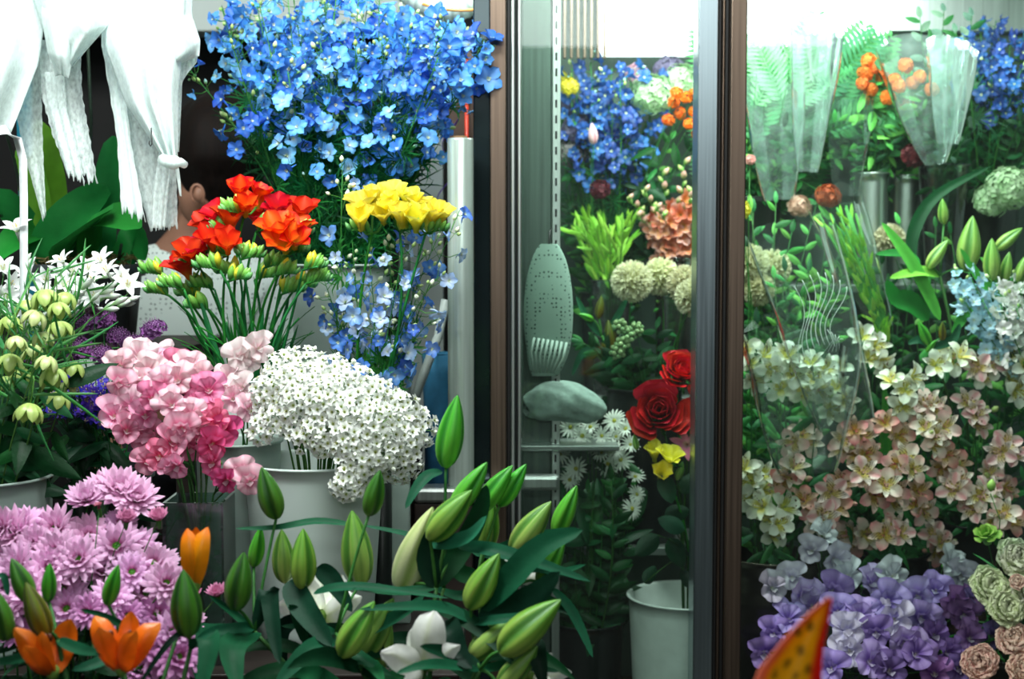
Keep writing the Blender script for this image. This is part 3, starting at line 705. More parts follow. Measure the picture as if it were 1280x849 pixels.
# --- big blue delphiniums
DBL = [delph(C(62, 152, 232), C(110, 175, 238)), delph(C(80, 170, 246), C(130, 190, 246)), delph(C(24, 104, 215), C(70, 135, 225)), delph(C(105, 190, 248), C(170, 210, 246)), delph(C(40, 130, 232), C(90, 155, 235), s=1.1), delph(C(56, 150, 240), C(90, 160, 238), cl=45), delph(C(30, 115, 222), C(80, 145, 230), cl=38, s=.9), delph(C(90, 180, 248), C(120, 180, 240), cl=55, s=.85)]
DPALE = [delph(C(110, 165, 235), C(190, 215, 245)), delph(C(75, 140, 225), C(160, 195, 240)), delph(C(160, 195, 240), C(215, 228, 245)), delph(C(45, 110, 215), C(110, 165, 235))]
DBUD = [ellbud(.0032, .011, C(120, 170, 80), C(190, 215, 130), nm='delphinium_bud'), ellbud(.0028, .009, C(110, 160, 90), C(150, 190, 200), nm='delphinium_bud'), ellbud(.0036, .012, C(160, 195, 120), C(215, 228, 170))]
FEA = [feather(.055, 11, C(24, 104, 50), .0026), feather(.045, 9, C(38, 128, 60), .0024), feather(.065, 11, C(16, 84, 46), .0026)]
FEAL = [feather(.04, 7, C(60, 150, 60)), feather(.035, 7, C(80, 165, 75))]
def delphinium(label, ves, H, blossoms, group, n_b=16, span=.42, spread=.030, n_f=9, n_bud=6, feas=FEA, r=.0019, buds=DBUD, bottom=.12, fsc=1, top=1.0, bsc=1.0, name='delphinium', mesh_buds=True):
    root, pts = plant(name, label, 'flower', ves, H, r, C(60, 140, 60), group=group, sag=.45, tip=.45)
    tw = MB()
    for k in range(n_b):
        u = top-span*(k+.3)/n_b; p, t = along(pts, u); a = k*2.4+U(-.4, .4)
        s = t.orthogonal().normalized(); s = (s*cos(a)+t.cross(s)*sin(a)); l = spread*U(.55, 1.25)*(.55+.45*sm(1-u, 0, .1))
        q = p+s*l+t*l*.5; tw.tube([p, p+s*l*.5+t*l*.1, q], .0008, .0007, 4, C(60, 140, 60))
        put(root, 'blossom', R.choice(blossoms), q, (s*1.1+TOCAM*.8+Z*.25+rv(.75)), U(.75, 1.25)*bsc)
    for k in range(n_bud):
        u = top-(span*.25 if k % 2 == 0 else span*1.1)*U(0, 1); u = min(u, 1); p, t = along(pts, u); d = (rv(1)+t*.8).normalized()
        q = p+d*U(.012, .030); tw.tube([p, q], .0006, .0005, 3, C(80, 150, 60)); put(root, 'bud', R.choice(buds), q, d+Z*.3, U(.8, 1.2))
    if tw.v: part('twig', tw, LEAF, root)
    for k in range(n_f):
        u = top-span*.75-(top-span*.75-bottom)*(k+U(0, .8))/n_f; p, t = along(pts, u)
        d = (rv(1)+TOCAM*.35); d.z = U(-.1, .7); d.normalize()
        put(root, 'leaf', R.choice(feas), p, d.cross(Vector((U(-.3, .3), U(-.3, .3), U(-.3, .3))) + Z*.2 + t)+Z*.2, U(.8, 1.2)*fsc, xax=d)
    return root
regn = lambda px, d: ('left third' if px < 380 else 'middle third' if px < 490 else 'right third')+(', front row' if d < 2.44 else ', back rows')
tips = []
for i in range(34):
    a = i/33; px = 268+332*a+U(-12, 12); py = -14+46*abs(a-.5)**1.2*2+U(-16, 26); tips.append((px, py+(26 if px > 500 else 0), 2.5+U(-.13, .14)))
for i in range(11):
    tips.append((330+24*i+U(-10, 10), 62+U(-18, 30), 2.37+U(-.03, .05)))
for i, (px, py, d) in enumerate(tips):
    delphinium('tall feathery blue delphinium of the big top bunch, '+regn(px, d), V_del, P(px, py, d), DBL, 'tall blue delphiniums of the top bunch, '+regn(px, d), n_b=13, span=U(.24, .40), spread=.036, n_f=14, n_bud=7, bottom=.38, fsc=1.1)
# distinctive outliers
delphinium('delphinium reaching left with only green buds near the white gauze', V_del, P(238, 88, 2.42), DBL, None, n_b=2, span=.1, n_f=3, n_bud=10, bottom=.5)
delphinium('lowest blue delphinium spray hanging left of the top bunch', V_del, P(286, 150, 2.4), DBL, None, n_b=5, span=.12, n_f=5, n_bud=9, bottom=.5)
delphinium('blue delphinium leaning right in front of the steel post', V_del, P(606, 50, 2.38), DBL, None, n_b=20, span=.2, spread=.03, n_f=3, n_bud=5, bottom=.5, bsc=1.15)
delphinium('blue delphinium with large pale blossoms below the white hose', V_del, P(560, 30, 2.38), DBL[3:], None, n_b=16, span=.16, spread=.03, n_f=3, n_bud=4, bottom=.5, bsc=1.25)

# --- light blue delphiniums right of the orange freesias
LBUD = [ellbud(.0035, .011, C(190, 210, 150), C(238, 242, 225)), ellbud(.003, .010, C(120, 170, 80), C(190, 215, 140))]
for i, (px, py) in enumerate([(405, 350), (425, 325), (440, 300), (462, 330), (485, 300), (505, 310), (525, 290), (550, 290), (575, 262), (548, 345), (500, 350), (445, 370), (520, 375), (470, 390), (540, 400), (420, 385)]):
    zz = ('left' if px < 460 else 'middle' if px < 520 else 'right'); delphinium('loose pale blue delphinium below the yellow freesias, '+zz+' side', V_yel, P(px, py, 2.27+U(-.05, .05)), DPALE, 'pale blue delphiniums below the yellow freesias, '+zz, n_b=8, span=.55, spread=.028, n_f=12, n_bud=8, feas=FEAL, r=.0013, buds=LBUD, bottom=.25, bsc=.85)
delphinium('thin green sprig with round white buds above the yellow flowers', V_yel, P(428, 218, 2.25), DPALE, None, n_b=2, span=.3, spread=.03, n_f=9, n_bud=12, feas=FEAL, r=.0014, buds=[LBUD[0]], bottom=.3)

# --- freesias
def fcol(b, m, e, n=3, **k): return [funnel(.044, 0, .0235, b, m, e, U(82, 88), U(28, 58), p=2.1, q=.40, tube=.40, cup=.5, **k) for _ in range(n)]
FOR = fcol(C(232, 190, 50), C(252, 100, 10), C(226, 22, 8), 4); FRD = fcol(C(225, 120, 30), C(232, 52, 12), C(205, 12, 16), 3)
FYE = fcol(C(205, 200, 60), C(252, 238, 55), C(255, 244, 110), 4)
FB_G = ellbud(.0042, .021, C(70, 150, 60), C(130, 190, 80), nm='freesia_bud', pointy=1.1)
FB_S = ellbud(.0034, .014, C(60, 145, 70), C(120, 185, 110), nm='freesia_bud')
FB_Y = ellbud(.0068, .033, C(120, 170, 50), C(235, 215, 50), nm='freesia_bud', pointy=1.25, k=8)
FB_R = ellbud(.0065, .030, C(170, 60, 60), C(190, 20, 45), nm='freesia_bud', pointy=1.25, k=8)
FB_LY = ellbud(.0062, .030, C(150, 185, 60), C(238, 226, 60), nm='freesia_bud', pointy=1.2)
BLADE = [leafm(.20, .011, C(28, 110, 50), curl=-.12, lift=.05, fold=.5, q=.5, nm='blade_leaf'), leafm(.16, .009, C(38, 125, 55), curl=-.2, fold=.5, q=.5)]
def freesia(label, ves, H, opens, blooms, big, n_small, comb, group=None, d=None, scale=1.0, r=.0029):
    """opens: list of (px, py) of open flowers; comb: horizontal direction of the bud comb"""
    H = Vector(H); root, pts = plant('freesia', label, 'flower', ves, H, r, C(40, 130, 55), group=group, sag=.55, tip=.7)
    cdir = Vector((comb, U(-.5, .1), .45)).normalized(); cm = [H+cdir*(.040*t)-Z*.012*t*t for t in (0, .35, .7, 1)]
    mb = MB(); mb.tube(cm, r*.7, r*.4, 5, C(50, 140, 60))
    for (px, py, dd) in opens:
        T = P(px, py, dd); v = (T-H)+Z*.03; v = v.normalized()
        n = (v*.8+Z*.55+TOCAM*U(.35, 1.1)+rv(.25)).normalized()
        b = T-n*.034*scale; mb.tube([H, (H+b)/2-Z*.004, b+n*.004], .0016, .0019, 5, C(70, 145, 60)); put(root, 'blossom', R.choice(blooms), b, n, scale*U(1.0, 1.22))
    k = 0
    for i in range(big):
        p = cm[0]+(cm[3]-cm[0])*U(0, .4); n = Z+rv(.28)+cdir*.2; put(root, 'bud', R.choice([FB_Y, FB_LY]) if blooms is not FYE else FB_LY, p, n, U(.75, 1.1))
    for i in range(n_small):
        t = (i+.5)/n_small; p = cm[0]+(cm[3]-cm[0])*t; n = Z*1.0+cdir*(.2+.6*t)+Vector((0, U(-.5, .5), 0))+rv(.15)
        put(root, 'bud', FB_G if t < .7 else FB_S, p, n+cdir*.3, U(.9, 1.3)*(1.3-.35*t))
    part('spike', mb, LEAF, root)
    return root
# stem tips with open flowers
OF = [((305, 268), [(300, 232, 2.26), (327, 236, 2.27), (307, 250, 2.22)], FOR, 'orange red freesia with the highest open blossoms', -1, 2),
      ((290, 290), [(268, 262, 2.25), (288, 268, 2.24), (252, 272, 2.28)], FRD, 'red freesia just below the highest orange blossoms', -1, 1),
      ((285, 320), [(262, 292, 2.22), (285, 298, 2.2), (245, 305, 2.24)], FRD, 'red freesia blossoms arching left above the yellow buds', -1, 2),
      ((250, 335), [(235, 312, 2.23), (228, 328, 2.25)], FRD, 'lowest red freesia at the left side of its bunch', -1, 1),
      ((365, 295), [(348, 255, 2.26), (378, 258, 2.27), (362, 262, 2.3)], FRD, 'red freesia on the right upper side of the orange bunch', 1, 1),
      ((358, 318), [(346, 282, 2.21), (370, 292, 2.2), (352, 298, 2.19), (375, 275, 2.23)], FOR, 'orange freesia with wide blossoms right of the bunch centre', 1, 2),
      ((320, 290), [(318, 262, 2.3), (330, 275, 2.29)], FRD, 'dark red freesia half hidden in the orange bunch', 1, 1)]
for (hx, hy), ops, bl, lab, cb, big in OF:
    freesia(lab, V_fre, P(hx, hy, 2.25), ops, bl, big, 6, cb, None)
for i, (hx, hy, cb) in enumerate([(205, 345, -1), (212, 370, -1), (230, 362, -1), (250, 372, -1), (268, 362, -1), (285, 352, 1), (300, 345, -1), (318, 350, 1), (330, 335, 1), (345, 345, 1), (352, 368, 1), (368, 362, 1), (382, 355, 1), (378, 338, 1), (325, 322, -1), (275, 338, -1), (300, 325, 1), (262, 388, -1)]):
    freesia('budding orange freesia with green and yellow buds', V_fre, P(hx, hy, 2.24+U(-.06, .05)), [], FOR, 1+(i % 2), 8, cb, 'budding freesias of the orange bunch')
for i in range(16):
    root, pts = plant('freesia_leaf', 'narrow green blade leaf among the orange freesia stems', 'leaf', V_fre, P(U(200, 400), U(380, 430), 2.26+U(-.06, .06)), .0012, group='blade leaves of the orange freesias')
    p, t = along(pts, .55); put(root, 'leaf', R.choice(BLADE), p, TOCAM+rv(.5), U(.6, .9), xax=t+rv(.15))
YF = [((465, 292), [(452, 250, 2.22), (450, 268, 2.19), (468, 240, 2.24), (478, 262, 2.2)], 'yellow freesia at the left of the yellow cluster', -1),
      ((500, 290), [(490, 238, 2.24), (500, 262, 2.19), (512, 245, 2.23), (485, 252, 2.21)], 'yellow freesia in the middle of the yellow cluster', 1),
      ((532, 292), [(525, 255, 2.22), (540, 262, 2.2), (552, 264, 2.22), (520, 270, 2.19)], 'yellow freesia at the right of the yellow cluster', 1)]
for (hx, hy), ops, lab, cb in YF:
    freesia(lab, V_yel, P(hx, hy, 2.22), ops, FYE, 3, 4, cb, None, scale=.95)

# --- tiny white allium umbels
AF = [floret_w() for _ in range(6)]
ABUD = ellbud(.0028, .007, C(215, 225, 200), C(245, 248, 240), nm='allium_bud')
DC = P(432, 535, 2.03)
def allium(px, py, d, r, label=None, n=34, group='tiny white flower umbels of the dome'):
    c = P(px, py, d); H = c-(c-Vector((V_white.c.x, V_white.c.y, V_white.zr))).normalized()*r*.65
    root, pts = plant('allium', label or 'umbel of tiny white stars in the dome, '+group.split(', ')[1]+' part', 'flower', V_white, H, .0017, C(90, 150, 70), group=None if label else group)
    ax = (H-pts[-2]).normalized(); mb = MB()
    for k in range(n):
        z = 1-1.25*(k+.5)/n; q = math.sqrt(max(0, 1-z*z)); a = k*2.39996
        s = ax.orthogonal().normalized(); dirv = (ax*z+s*cos(a)*q+ax.cross(s)*sin(a)*q+TOCAM*.25).normalized(); rr = r*U(.85, 1.12)
        p = H+dirv*rr; mb.tube([H, H+dirv*rr*.5-Z*.001, p], .0005, .0004, 3, C(130, 175, 100))
        put(root, 'floret', R.choice(AF), p-dirv*.001, dirv+TOCAM*.35+rv(.3), U(.95, 1.25))
    for k in range(4):
        dirv = (ax+rv(.9)).normalized(); put(root, 'bud', ABUD, H+dirv*r*1.08, dirv, U(.9, 1.2))
    part('pedicels', mb, LEAF, root)
for (px, py, d) in [(335, 478, 2.02), (350, 452, 2.06), (345, 515, 1.99), (380, 448, 2.04), (375, 490, 1.97), (378, 530, 1.97), (412, 455, 2.02), (410, 495, 1.95), (412, 535, 1.94), (445, 470, 2.0), (445, 510, 1.94), (448, 548, 1.93), (478, 490, 1.99), (480, 528, 1.94), (484, 562, 1.94), (508, 508, 2.0), (515, 545, 1.98), (512, 575, 1.98), (362, 472, 2.0), (430, 482, 1.97), (465, 450+40, 2.05), (455, 580, 1.93), (330, 500, 2.05), (395, 468, 2.0), (495, 515, 2.0), (530, 530, 2.03)]:
    allium(px, py, d, .033, group='tiny white flower umbels, '+('left' if px < 390 else 'centre' if px < 470 else 'right')+(' top' if py < 500 else ' bottom'))
allium(440, 606, 1.92, .022, 'white umbel drooping lowest over the right rim', 22)
allium(322, 532, 1.99, .022, 'small loose white umbel at the left edge of dome', 12)

# --- pink sweet peas
def spset(*cc, **k): return [sweetpea(a, b, **k) for a, b in cc]
SPK = spset((C(228, 100, 150), C(246, 180, 208)), (C(235, 120, 165), C(250, 200, 220)), (C(222, 85, 140), C(240, 150, 188)), (C(240, 150, 185), C(250, 214, 226)))
SPL = spset((C(240, 165, 190), C(250, 216, 224)), (C(244, 190, 205), C(251, 228, 232)), (C(236, 140, 175), C(248, 205, 218)))
SPD = spset((C(205, 45, 105), C(225, 95, 150)), (C(215, 60, 115), C(238, 130, 170)))
SPW = spset((C(248, 215, 222), C(252, 240, 240)), (C(246, 205, 214), C(251, 234, 236)))
CAL = ellbud(.004, .010, C(50, 120, 50), C(90, 150, 60), nm='calyx')
def sweet_pea(label, ves, spots, cat='flower', sc=1.0, group=None, name='sweet_pea', stemc=C(60, 110, 55)):
    (x0, y0, d0, _) = spots[0]; H = P(x0, y0+14, d0+.03)
    root, pts = plant(name, label, cat, ves, H, .0017, stemc, group=group); mb = MB()
    for (px, py, d, bl) in spots:
        T = P(px, py, d); n = (TOCAM+Vector(((px-x0)*.006, 0, -(py-y0)*.004))+rv(.45)).normalized()
        a, _ = along(pts, U(.72, .97)); b = T-n*.012+Vector((0, .004, 0)); mb.tube([a, (a+b)/2+rv(.004), b], .0012, .0011, 5, stemc)
        put(root, 'blossom', R.choice(bl), T, n, U(.88, 1.1)*sc, xax=Z+rv(.5)); put(root, 'calyx', CAL, T-n*.018, n, U(.9, 1.2))
    part('flower_stalk', mb, LEAF, root); return root
d0 = 1.97
sweet_pea('pale pink sweet pea at the upper left of its bunch', V_sq, [(152, 458, 2.0, SPL), (172, 448, 2.02, SPL), (148, 478, 1.97, SPL), (185, 465, 2.0, SPL)])
sweet_pea('pink sweet pea with blossoms low on the left side', V_sq, [(143, 522, 1.97, SPK), (165, 508, 1.97, SPK), (158, 540, 1.96, SPK), (182, 520, 1.96, SPK)])
sweet_pea('pink sweet pea at the centre of its bunch', V_sq, [(205, 480, 1.96, SPK), (190, 498, 1.95, SPK), (215, 508, 1.94, SPK), (225, 478, 1.97, SPL)])
sweet_pea('light pink sweet pea at the top centre of its bunch', V_sq, [(238, 462, 2.0, SPL), (255, 472, 1.99, SPL), (222, 455, 2.02, SPK), (262, 490, 1.97, SPK)])
sweet_pea('pink sweet pea with ruffled blossoms above the square vase', V_sq, [(228, 535, 1.93, SPK), (215, 555, 1.93, SPK), (240, 520, 1.95, SPK), (200, 572, 1.93, SPD), (222, 582, 1.93, SPK)])
sweet_pea('deep pink sweet pea on the right side of its bunch', V_sq, [(272, 525, 1.96, SPD), (265, 555, 1.95, SPD), (280, 540, 1.97, SPD), (252, 505, 1.97, SPK)])
sweet_pea('deep pink sweet pea hanging lowest beside the white bucket', V_sq, [(285, 600, 1.93, SPD), (302, 590, 1.95, SPK), (268, 580, 1.95, SPD), (312, 602, 1.93, SPL)])
sweet_pea('rosy sweet pea between the pale top blossoms', V_sq, [(195, 462, 2.03, SPK), (210, 448, 2.05, SPL), (180, 482, 2.0, SPK), (245, 498, 2.0, SPK)])
sweet_pea('pink sweet pea low in the centre of its bunch', V_sq, [(198, 545, 1.98, SPK), (182, 550, 1.98, SPK), (238, 560, 1.97, SPK), (250, 540, 1.97, SPK), (185, 578, 1.96, SPK)])
sweet_pea('whitish sweet pea standing highest left of the white dome', V_grey, [(298, 446, 2.07, SPW), (322, 437, 2.06, SPW), (310, 452, 2.08, SPW)], stemc=C(70, 140, 60))
sweet_pea('whitish pink sweet pea just left of the white dome', V_grey, [(305, 485, 2.06, SPW), (292, 500, 2.06, SPL), (310, 512, 2.05, SPL), (285, 478, 2.07, SPL)], stemc=C(70, 140, 60))

# --- purple scabiosa
SC = [scab(C(120, 45, 130), C(165, 85, 175)), scab(C(95, 30, 105), C(140, 60, 150)), scab(C(135, 60, 145), C(185, 115, 195))]
PIN = pins(); LSM = [leafm(.07, .022, C(20, 80, 40), mat=LEAF), leafm(.055, .018, C(30, 100, 50)), leafm(.09, .028, C(14, 62, 34))]
SCDARK = scab(C(60, 20, 50), C(90, 40, 70), 30, .010)
for i, (px, py, d, lab) in enumerate([(148, 422, 2.12, 'purple scabiosa head left of the darkest purple one'), (192, 413, 2.13, 'dark purple scabiosa head nearest the orange freesia stems'), (105, 408, 2.14, 'purple scabiosa head at the top left of the purple group'),
      (100, 437, 2.08, 'purple scabiosa showing its dark pin cushion centre'), (60, 428, 2.12, 'purple scabiosa head hidden among the pale green bells'), (128, 400, 2.17, 'purple scabiosa head furthest back'), (168, 432, 2.1, 'purple scabiosa head right above the pale pink blossoms'), (128, 445, 2.07, 'purple scabiosa head resting beside the pale pink blossoms'), (47, 445, 2.14, 'dusky purple scabiosa at the far left of its group')]):
    H = P(px, py, d); root, pts = plant('scabiosa', lab, 'flower', V_scab, H, .0013)
    n = (Z*.9+TOCAM*.8+rv(.35)); b = put(root, 'flower_head', SC[1] if i == 1 else R.choice(SC), H, n, U(.9, 1.1)); sub(b, 'pin_cushion', PIN)
    for k in range(4):
        p, t = along(pts, U(.3, .85)); dv = rv(1)+TOCAM*.3; put(root, 'leaf', R.choice(LSM), p, Z+rv(.4), U(.6, 1), xax=dv)
H = P(118, 390, 2.1); root, pts = plant('scabiosa', 'closed dark scabiosa bud above the purple heads', 'flower', V_scab, H, .0012); put(root, 'flower_head', SCDARK, H, Z+TOCAM*.3, 1)

# --- small violet flowers
VIO = [star(.011, .006, 5, C(230, 220, 120), C(62, 40, 175), 40, 5, 'violet_blossom', .2, 0), star(.010, .006, 5, C(240, 230, 160), C(90, 60, 205), 50, 0, 'violet_blossom', .2, 0), star(.010, .005, 5, C(230, 225, 170), C(45, 25, 140), 60, 20, 'violet_blossom', .2, 0)]
for i in range(15):
    H = P(62+U(0, 66), 478+U(0, 45), 2.03+U(-.03, .04)); root, pts = plant('violet_flower', 'small starry violet flowers beside the pale pink blossoms', 'flower', V_scab, H, .0011, group='small violet flowers left of the pink bunch'); mb = MB()
    for k in range(6):
        T = H+Vector((U(-.018, .018), U(-.015, .01), U(-.012, .016))); a, _ = along(pts, .88); mb.tube([a, T], .0006, .0005, 3, C(50, 100, 50)); put(root, 'blossom', R.choice(VIO), T, TOCAM*.8+Z*.5+rv(.7), U(.9, 1.25))
    part('flower_stalk', mb, LEAF, root)
    for k in range(7):
        p, t = along(pts, U(.35, .92)); put(root, 'leaf', R.choice(LSM), p, Z*.6+TOCAM+rv(.5), U(.55, .95), xax=rv(1)+Vector((0, 0, -.2)))

# --- pale green bells
BL = [bell(.026), bell(.029, C(170, 195, 105), C(214, 228, 150)), bell(.024, C(200, 214, 140), C(228, 236, 180))]
NARROW = [leafm(.10, .0045, C(60, 140, 70), curl=-.5, q=.4, nm='narrow_leaf', fold=.5), leafm(.08, .004, C(90, 160, 90), curl=-.2, q=.4, fold=.5)]
bz = lambda px, py: ('left' if px < 45 else 'right')+(' upper' if py < 445 else ' lower')+' side of its bunch'
bellspots = [(72, 388), (47, 398), (84, 375), (14, 452), (52, 425), (72, 412), (24, 498), (38, 514), (10, 405), (66, 470), (84, 486), (30, 470), (62, 455), (92, 462), (8, 480), (20, 430), (40, 440), (55, 372), (76, 500), (34, 385), (4, 520)]
for i, (px, py) in enumerate(bellspots):
    T = P(px, py-10, 1.9+U(-.05, .1)); top = T+Vector((U(-.012, .012), .004, U(.022, .034)))
    root, pts = plant('fritillaria', 'pale green nodding bell with narrow leaves, '+bz(px, py), 'flower', V_left, top, .0014, C(90, 150, 70), group='pale green nodding bells, '+bz(px, py))
    mb = MB(); mb.tube(bez(top, top+Vector((U(-.01, .01), -.006, .010)), T, 4), .0011, .0009, 5, C(100, 155, 70)); part('flower_stalk', mb, LEAF, root)
    put(root, 'blossom', R.choice(BL), T, Vector((U(-.35, .35), -.25, -1)), U(.9, 1.1))
    for k in range(4):
        p, t = along(pts, U(.7, 1)); put(root, 'leaf', R.choice(NARROW), p, TOCAM+rv(.6), U(.7, 1.1), xax=Vector((U(-1, 1), U(-.5, .3), U(-.1, 1))))
    for k in range(4):
        p, t = along(pts, U(.35, .75)); put(root, 'leaf', R.choice(LSM), p, TOCAM+Z*.5+rv(.5), U(.7, 1.1), xax=rv(1))

# --- white star flowers
WS = [star(.027, .0095), star(.024, .0085, a0=75, a1=25), star(.028, .009, a0=65, a1=-5)]
WB = ellbud(.0045, .030, C(120, 175, 90), C(240, 245, 240), pointy=1.2, nm='star_bud')
for i, (px, py, up) in enumerate([(22, 292, 1), (4, 338, .4), (92, 340, .5), (80, 330, 1), (60, 352, .3), (135, 342, .8), (152, 348, .4), (102, 362, .2), (52, 366, .3), (30, 372, .3), (118, 355, .7), (8, 372, .1), (68, 375, .2), (45, 380, .2), (20, 395, .2), (110, 338, .5), (128, 330, .7), (78, 358, .4), (120, 372, .3), (40, 348, .5), (160, 360, .4), (75, 345, .6), (95, 375, .3), (145, 372, .3), (12, 358, .4)]):
    T = P(px, py, 2.08+U(-.06, .08)); n = (Z*up+TOCAM*.6+Vector((U(-.7, .7), 0, 0))).normalized(); b = T-n*.016
    root, pts = plant('star_flower', 'white six-pointed flower in front of the orchid pot', 'flower', V_star, b, .0015, C(70, 150, 70), group='white star flowers below the orchid') if i else plant('star_flower', 'white star flower standing highest beside the white strap', 'flower', V_star, b, .0015, C(70, 150, 70))
    put(root, 'blossom', R.choice(WS), b, n, U(.95, 1.15))
    for k in range(3):
        p, t = along(pts, U(.9, 1)); put(root, 'bud', WB, p, t+rv(.7)+Vector((.8, 0, .2)), U(.8, 1.1))
    for k in range(3):
        p, t = along(pts, U(.6, .95)); put(root, 'leaf', R.choice(NARROW), p, TOCAM+rv(.6), U(.7, 1.0), xax=Vector((U(-1, 1), U(-.5, .3), U(-.1, 1))))

# --- pink daisy chrysanthemums
MM = [mum(1, 1), mum(1, .75), mum(.95, .5), mum(1.05, 1, C(245, 200, 240)), mum(1, .9, C(228, 165, 222))]
MSM = [mum(.5, .2, C(225, 150, 190), C(190, 90, 120)), mum(.35, .0, C(190, 100, 120), C(150, 60, 90), rings=((13, .03, 60, 90), (11, .026, 70, 95)))]
DSC = disc(.0085, C(60, 150, 30), C(130, 190, 60)); DSC2 = disc(.007, C(200, 170, 60), C(150, 180, 70))
MLEAF = [leafm(.06, .026, C(16, 66, 36), fold=.2), leafm(.05, .02, C(24, 84, 44))]
mums = [(108, 626, 1.0, 2), (150, 614, 1.05, 1), (170, 625, 1.0, 1), (132, 610, .9, 2), (70, 662, 1, 1), (18, 668, 1.1, 1), (45, 682, .9, 2), (112, 672, 1, 1), (146, 684, 1.1, 0), (98, 700, 1, 1), (22, 712, 1.1, 1), (62, 712, 1, 1), (172, 688, .9, 3), (192, 706, 1.05, 0), (184, 742, 1.15, 0), (208, 730, .9, 1), (128, 716, 1, 1), (78, 738, 1, 3), (36, 740, 1, 1), (10, 762, 1, 3), (84, 762, .9, 3), (70, 690, .9, 1), (198, 812, 1.15, 4), (222, 822, 1.1, 4), (215, 790, .8, 3), (196, 768, .9, 4), (160, 770, .7, 4), (30, 655, .8, 3), (140, 745, .85, 3), (50, 640+18, .8, 2), (0, 700, 1, 1), (2, 640+20, .9, 2), (165, 716, .8, 3), (240, 775, .6, 2), (150, 655, .7, 3), (20, 790, .8, 4), (175, 835, .8, 4), (0, 735, 1, 3), (110, 800-35, .7, 4)]
zone = lambda px, py: ('left' if px < 60 else 'middle' if px < 125 else 'right')+(' upper rows' if py < 695 else ' lower rows')
for i, (px, py, s, k) in enumerate(mums):
    d = 1.80-.10*sm(py, 640, 800)+U(-.03, .03); H = P(px, py, d)
    n = (Z*(.95 if py < 640 else .62)+TOCAM*.85+Vector(((px-105)*.004, 0, 0))+rv(.30)).normalized()
    lab = {1: 'pink chrysanthemum standing highest above the dark vase', 0: 'pink chrysanthemum high at the left of the top trio', 2: 'pink chrysanthemum high at the right of the top trio', 14: 'wide open pink chrysanthemum with green eye right of centre', 13: 'open pink chrysanthemum with green eye nearest the square vase', 22: 'pink chrysanthemum lowest beside the lily stem'}.get(i)
    root, pts = plant('chrysanthemum', lab or 'pink daisy chrysanthemum in the crowded low bunch, '+zone(px, py), 'flower', V_mum, H-n*.008, .0018, C(60, 120, 50), group=None if lab else 'pink chrysanthemums of the low bunch, '+zone(px, py))
    b = put(root, 'flower_head', MM[k], H, n, s*U(.88, .98)); sub(b, 'disc', DSC)
    for j in range(4):
        p, t = along(pts, U(.55, .93)); put(root, 'leaf', R.choice(MLEAF), p, Z+TOCAM*.4+rv(.4), U(.7, 1.1), xax=rv(1))
for i, (px, py, k) in enumerate([(198, 650, 0), (124, 636, 1), (104, 742, 1), (158, 652, 0), (240, 748, 0), (272, 745, 0), (215, 770, 1)]):
    H = P(px, py, 1.76); root, pts = plant('chrysanthemum', 'half closed small pink chrysanthemum at the edge of the bunch', 'flower', V_mum, H, .0014, C(60, 120, 50), group='half closed small chrysanthemums'); put(root, 'flower_head', MSM[k], H, Z+Vector((U(-.2, .5), -.3, 0)), 1.0)

# --- lilies
GRIB, GPALE, GDARK = C(100, 172, 46), C(206, 226, 110), C(26, 92, 24)
LB = [lilybud(1, .205, GRIB, GPALE, GDARK), lilybud(1, .235, C(96, 165, 48), C(200, 216, 104), C(34, 98, 30)), lilybud(1, .22, C(112, 170, 62), C(216, 224, 128), C(50, 112, 40)), lilybud(1, .24, C(52, 118, 30), C(110, 158, 50), C(18, 62, 20)), lilybud(1, .20, C(206, 218, 150), C(240, 240, 205), C(140, 175, 80)), lilybud(1, .21, C(90, 120, 30), C(170, 120, 30), C(60, 50, 15)), lilybud(1, .20, C(70, 178, 40), C(140, 214, 80), C(24, 110, 26))]
LGREEN = C(24, 84, 56)
def stalk(mb, a, b, r0, r1, c, bend=.0, n=5):
    a = Vector(a); b = Vector(b); m = (a+b)/2+Vector((0, 0, 1))*bend; mb.tube(bez(a, m, b, n), r0, r1, 6, c)
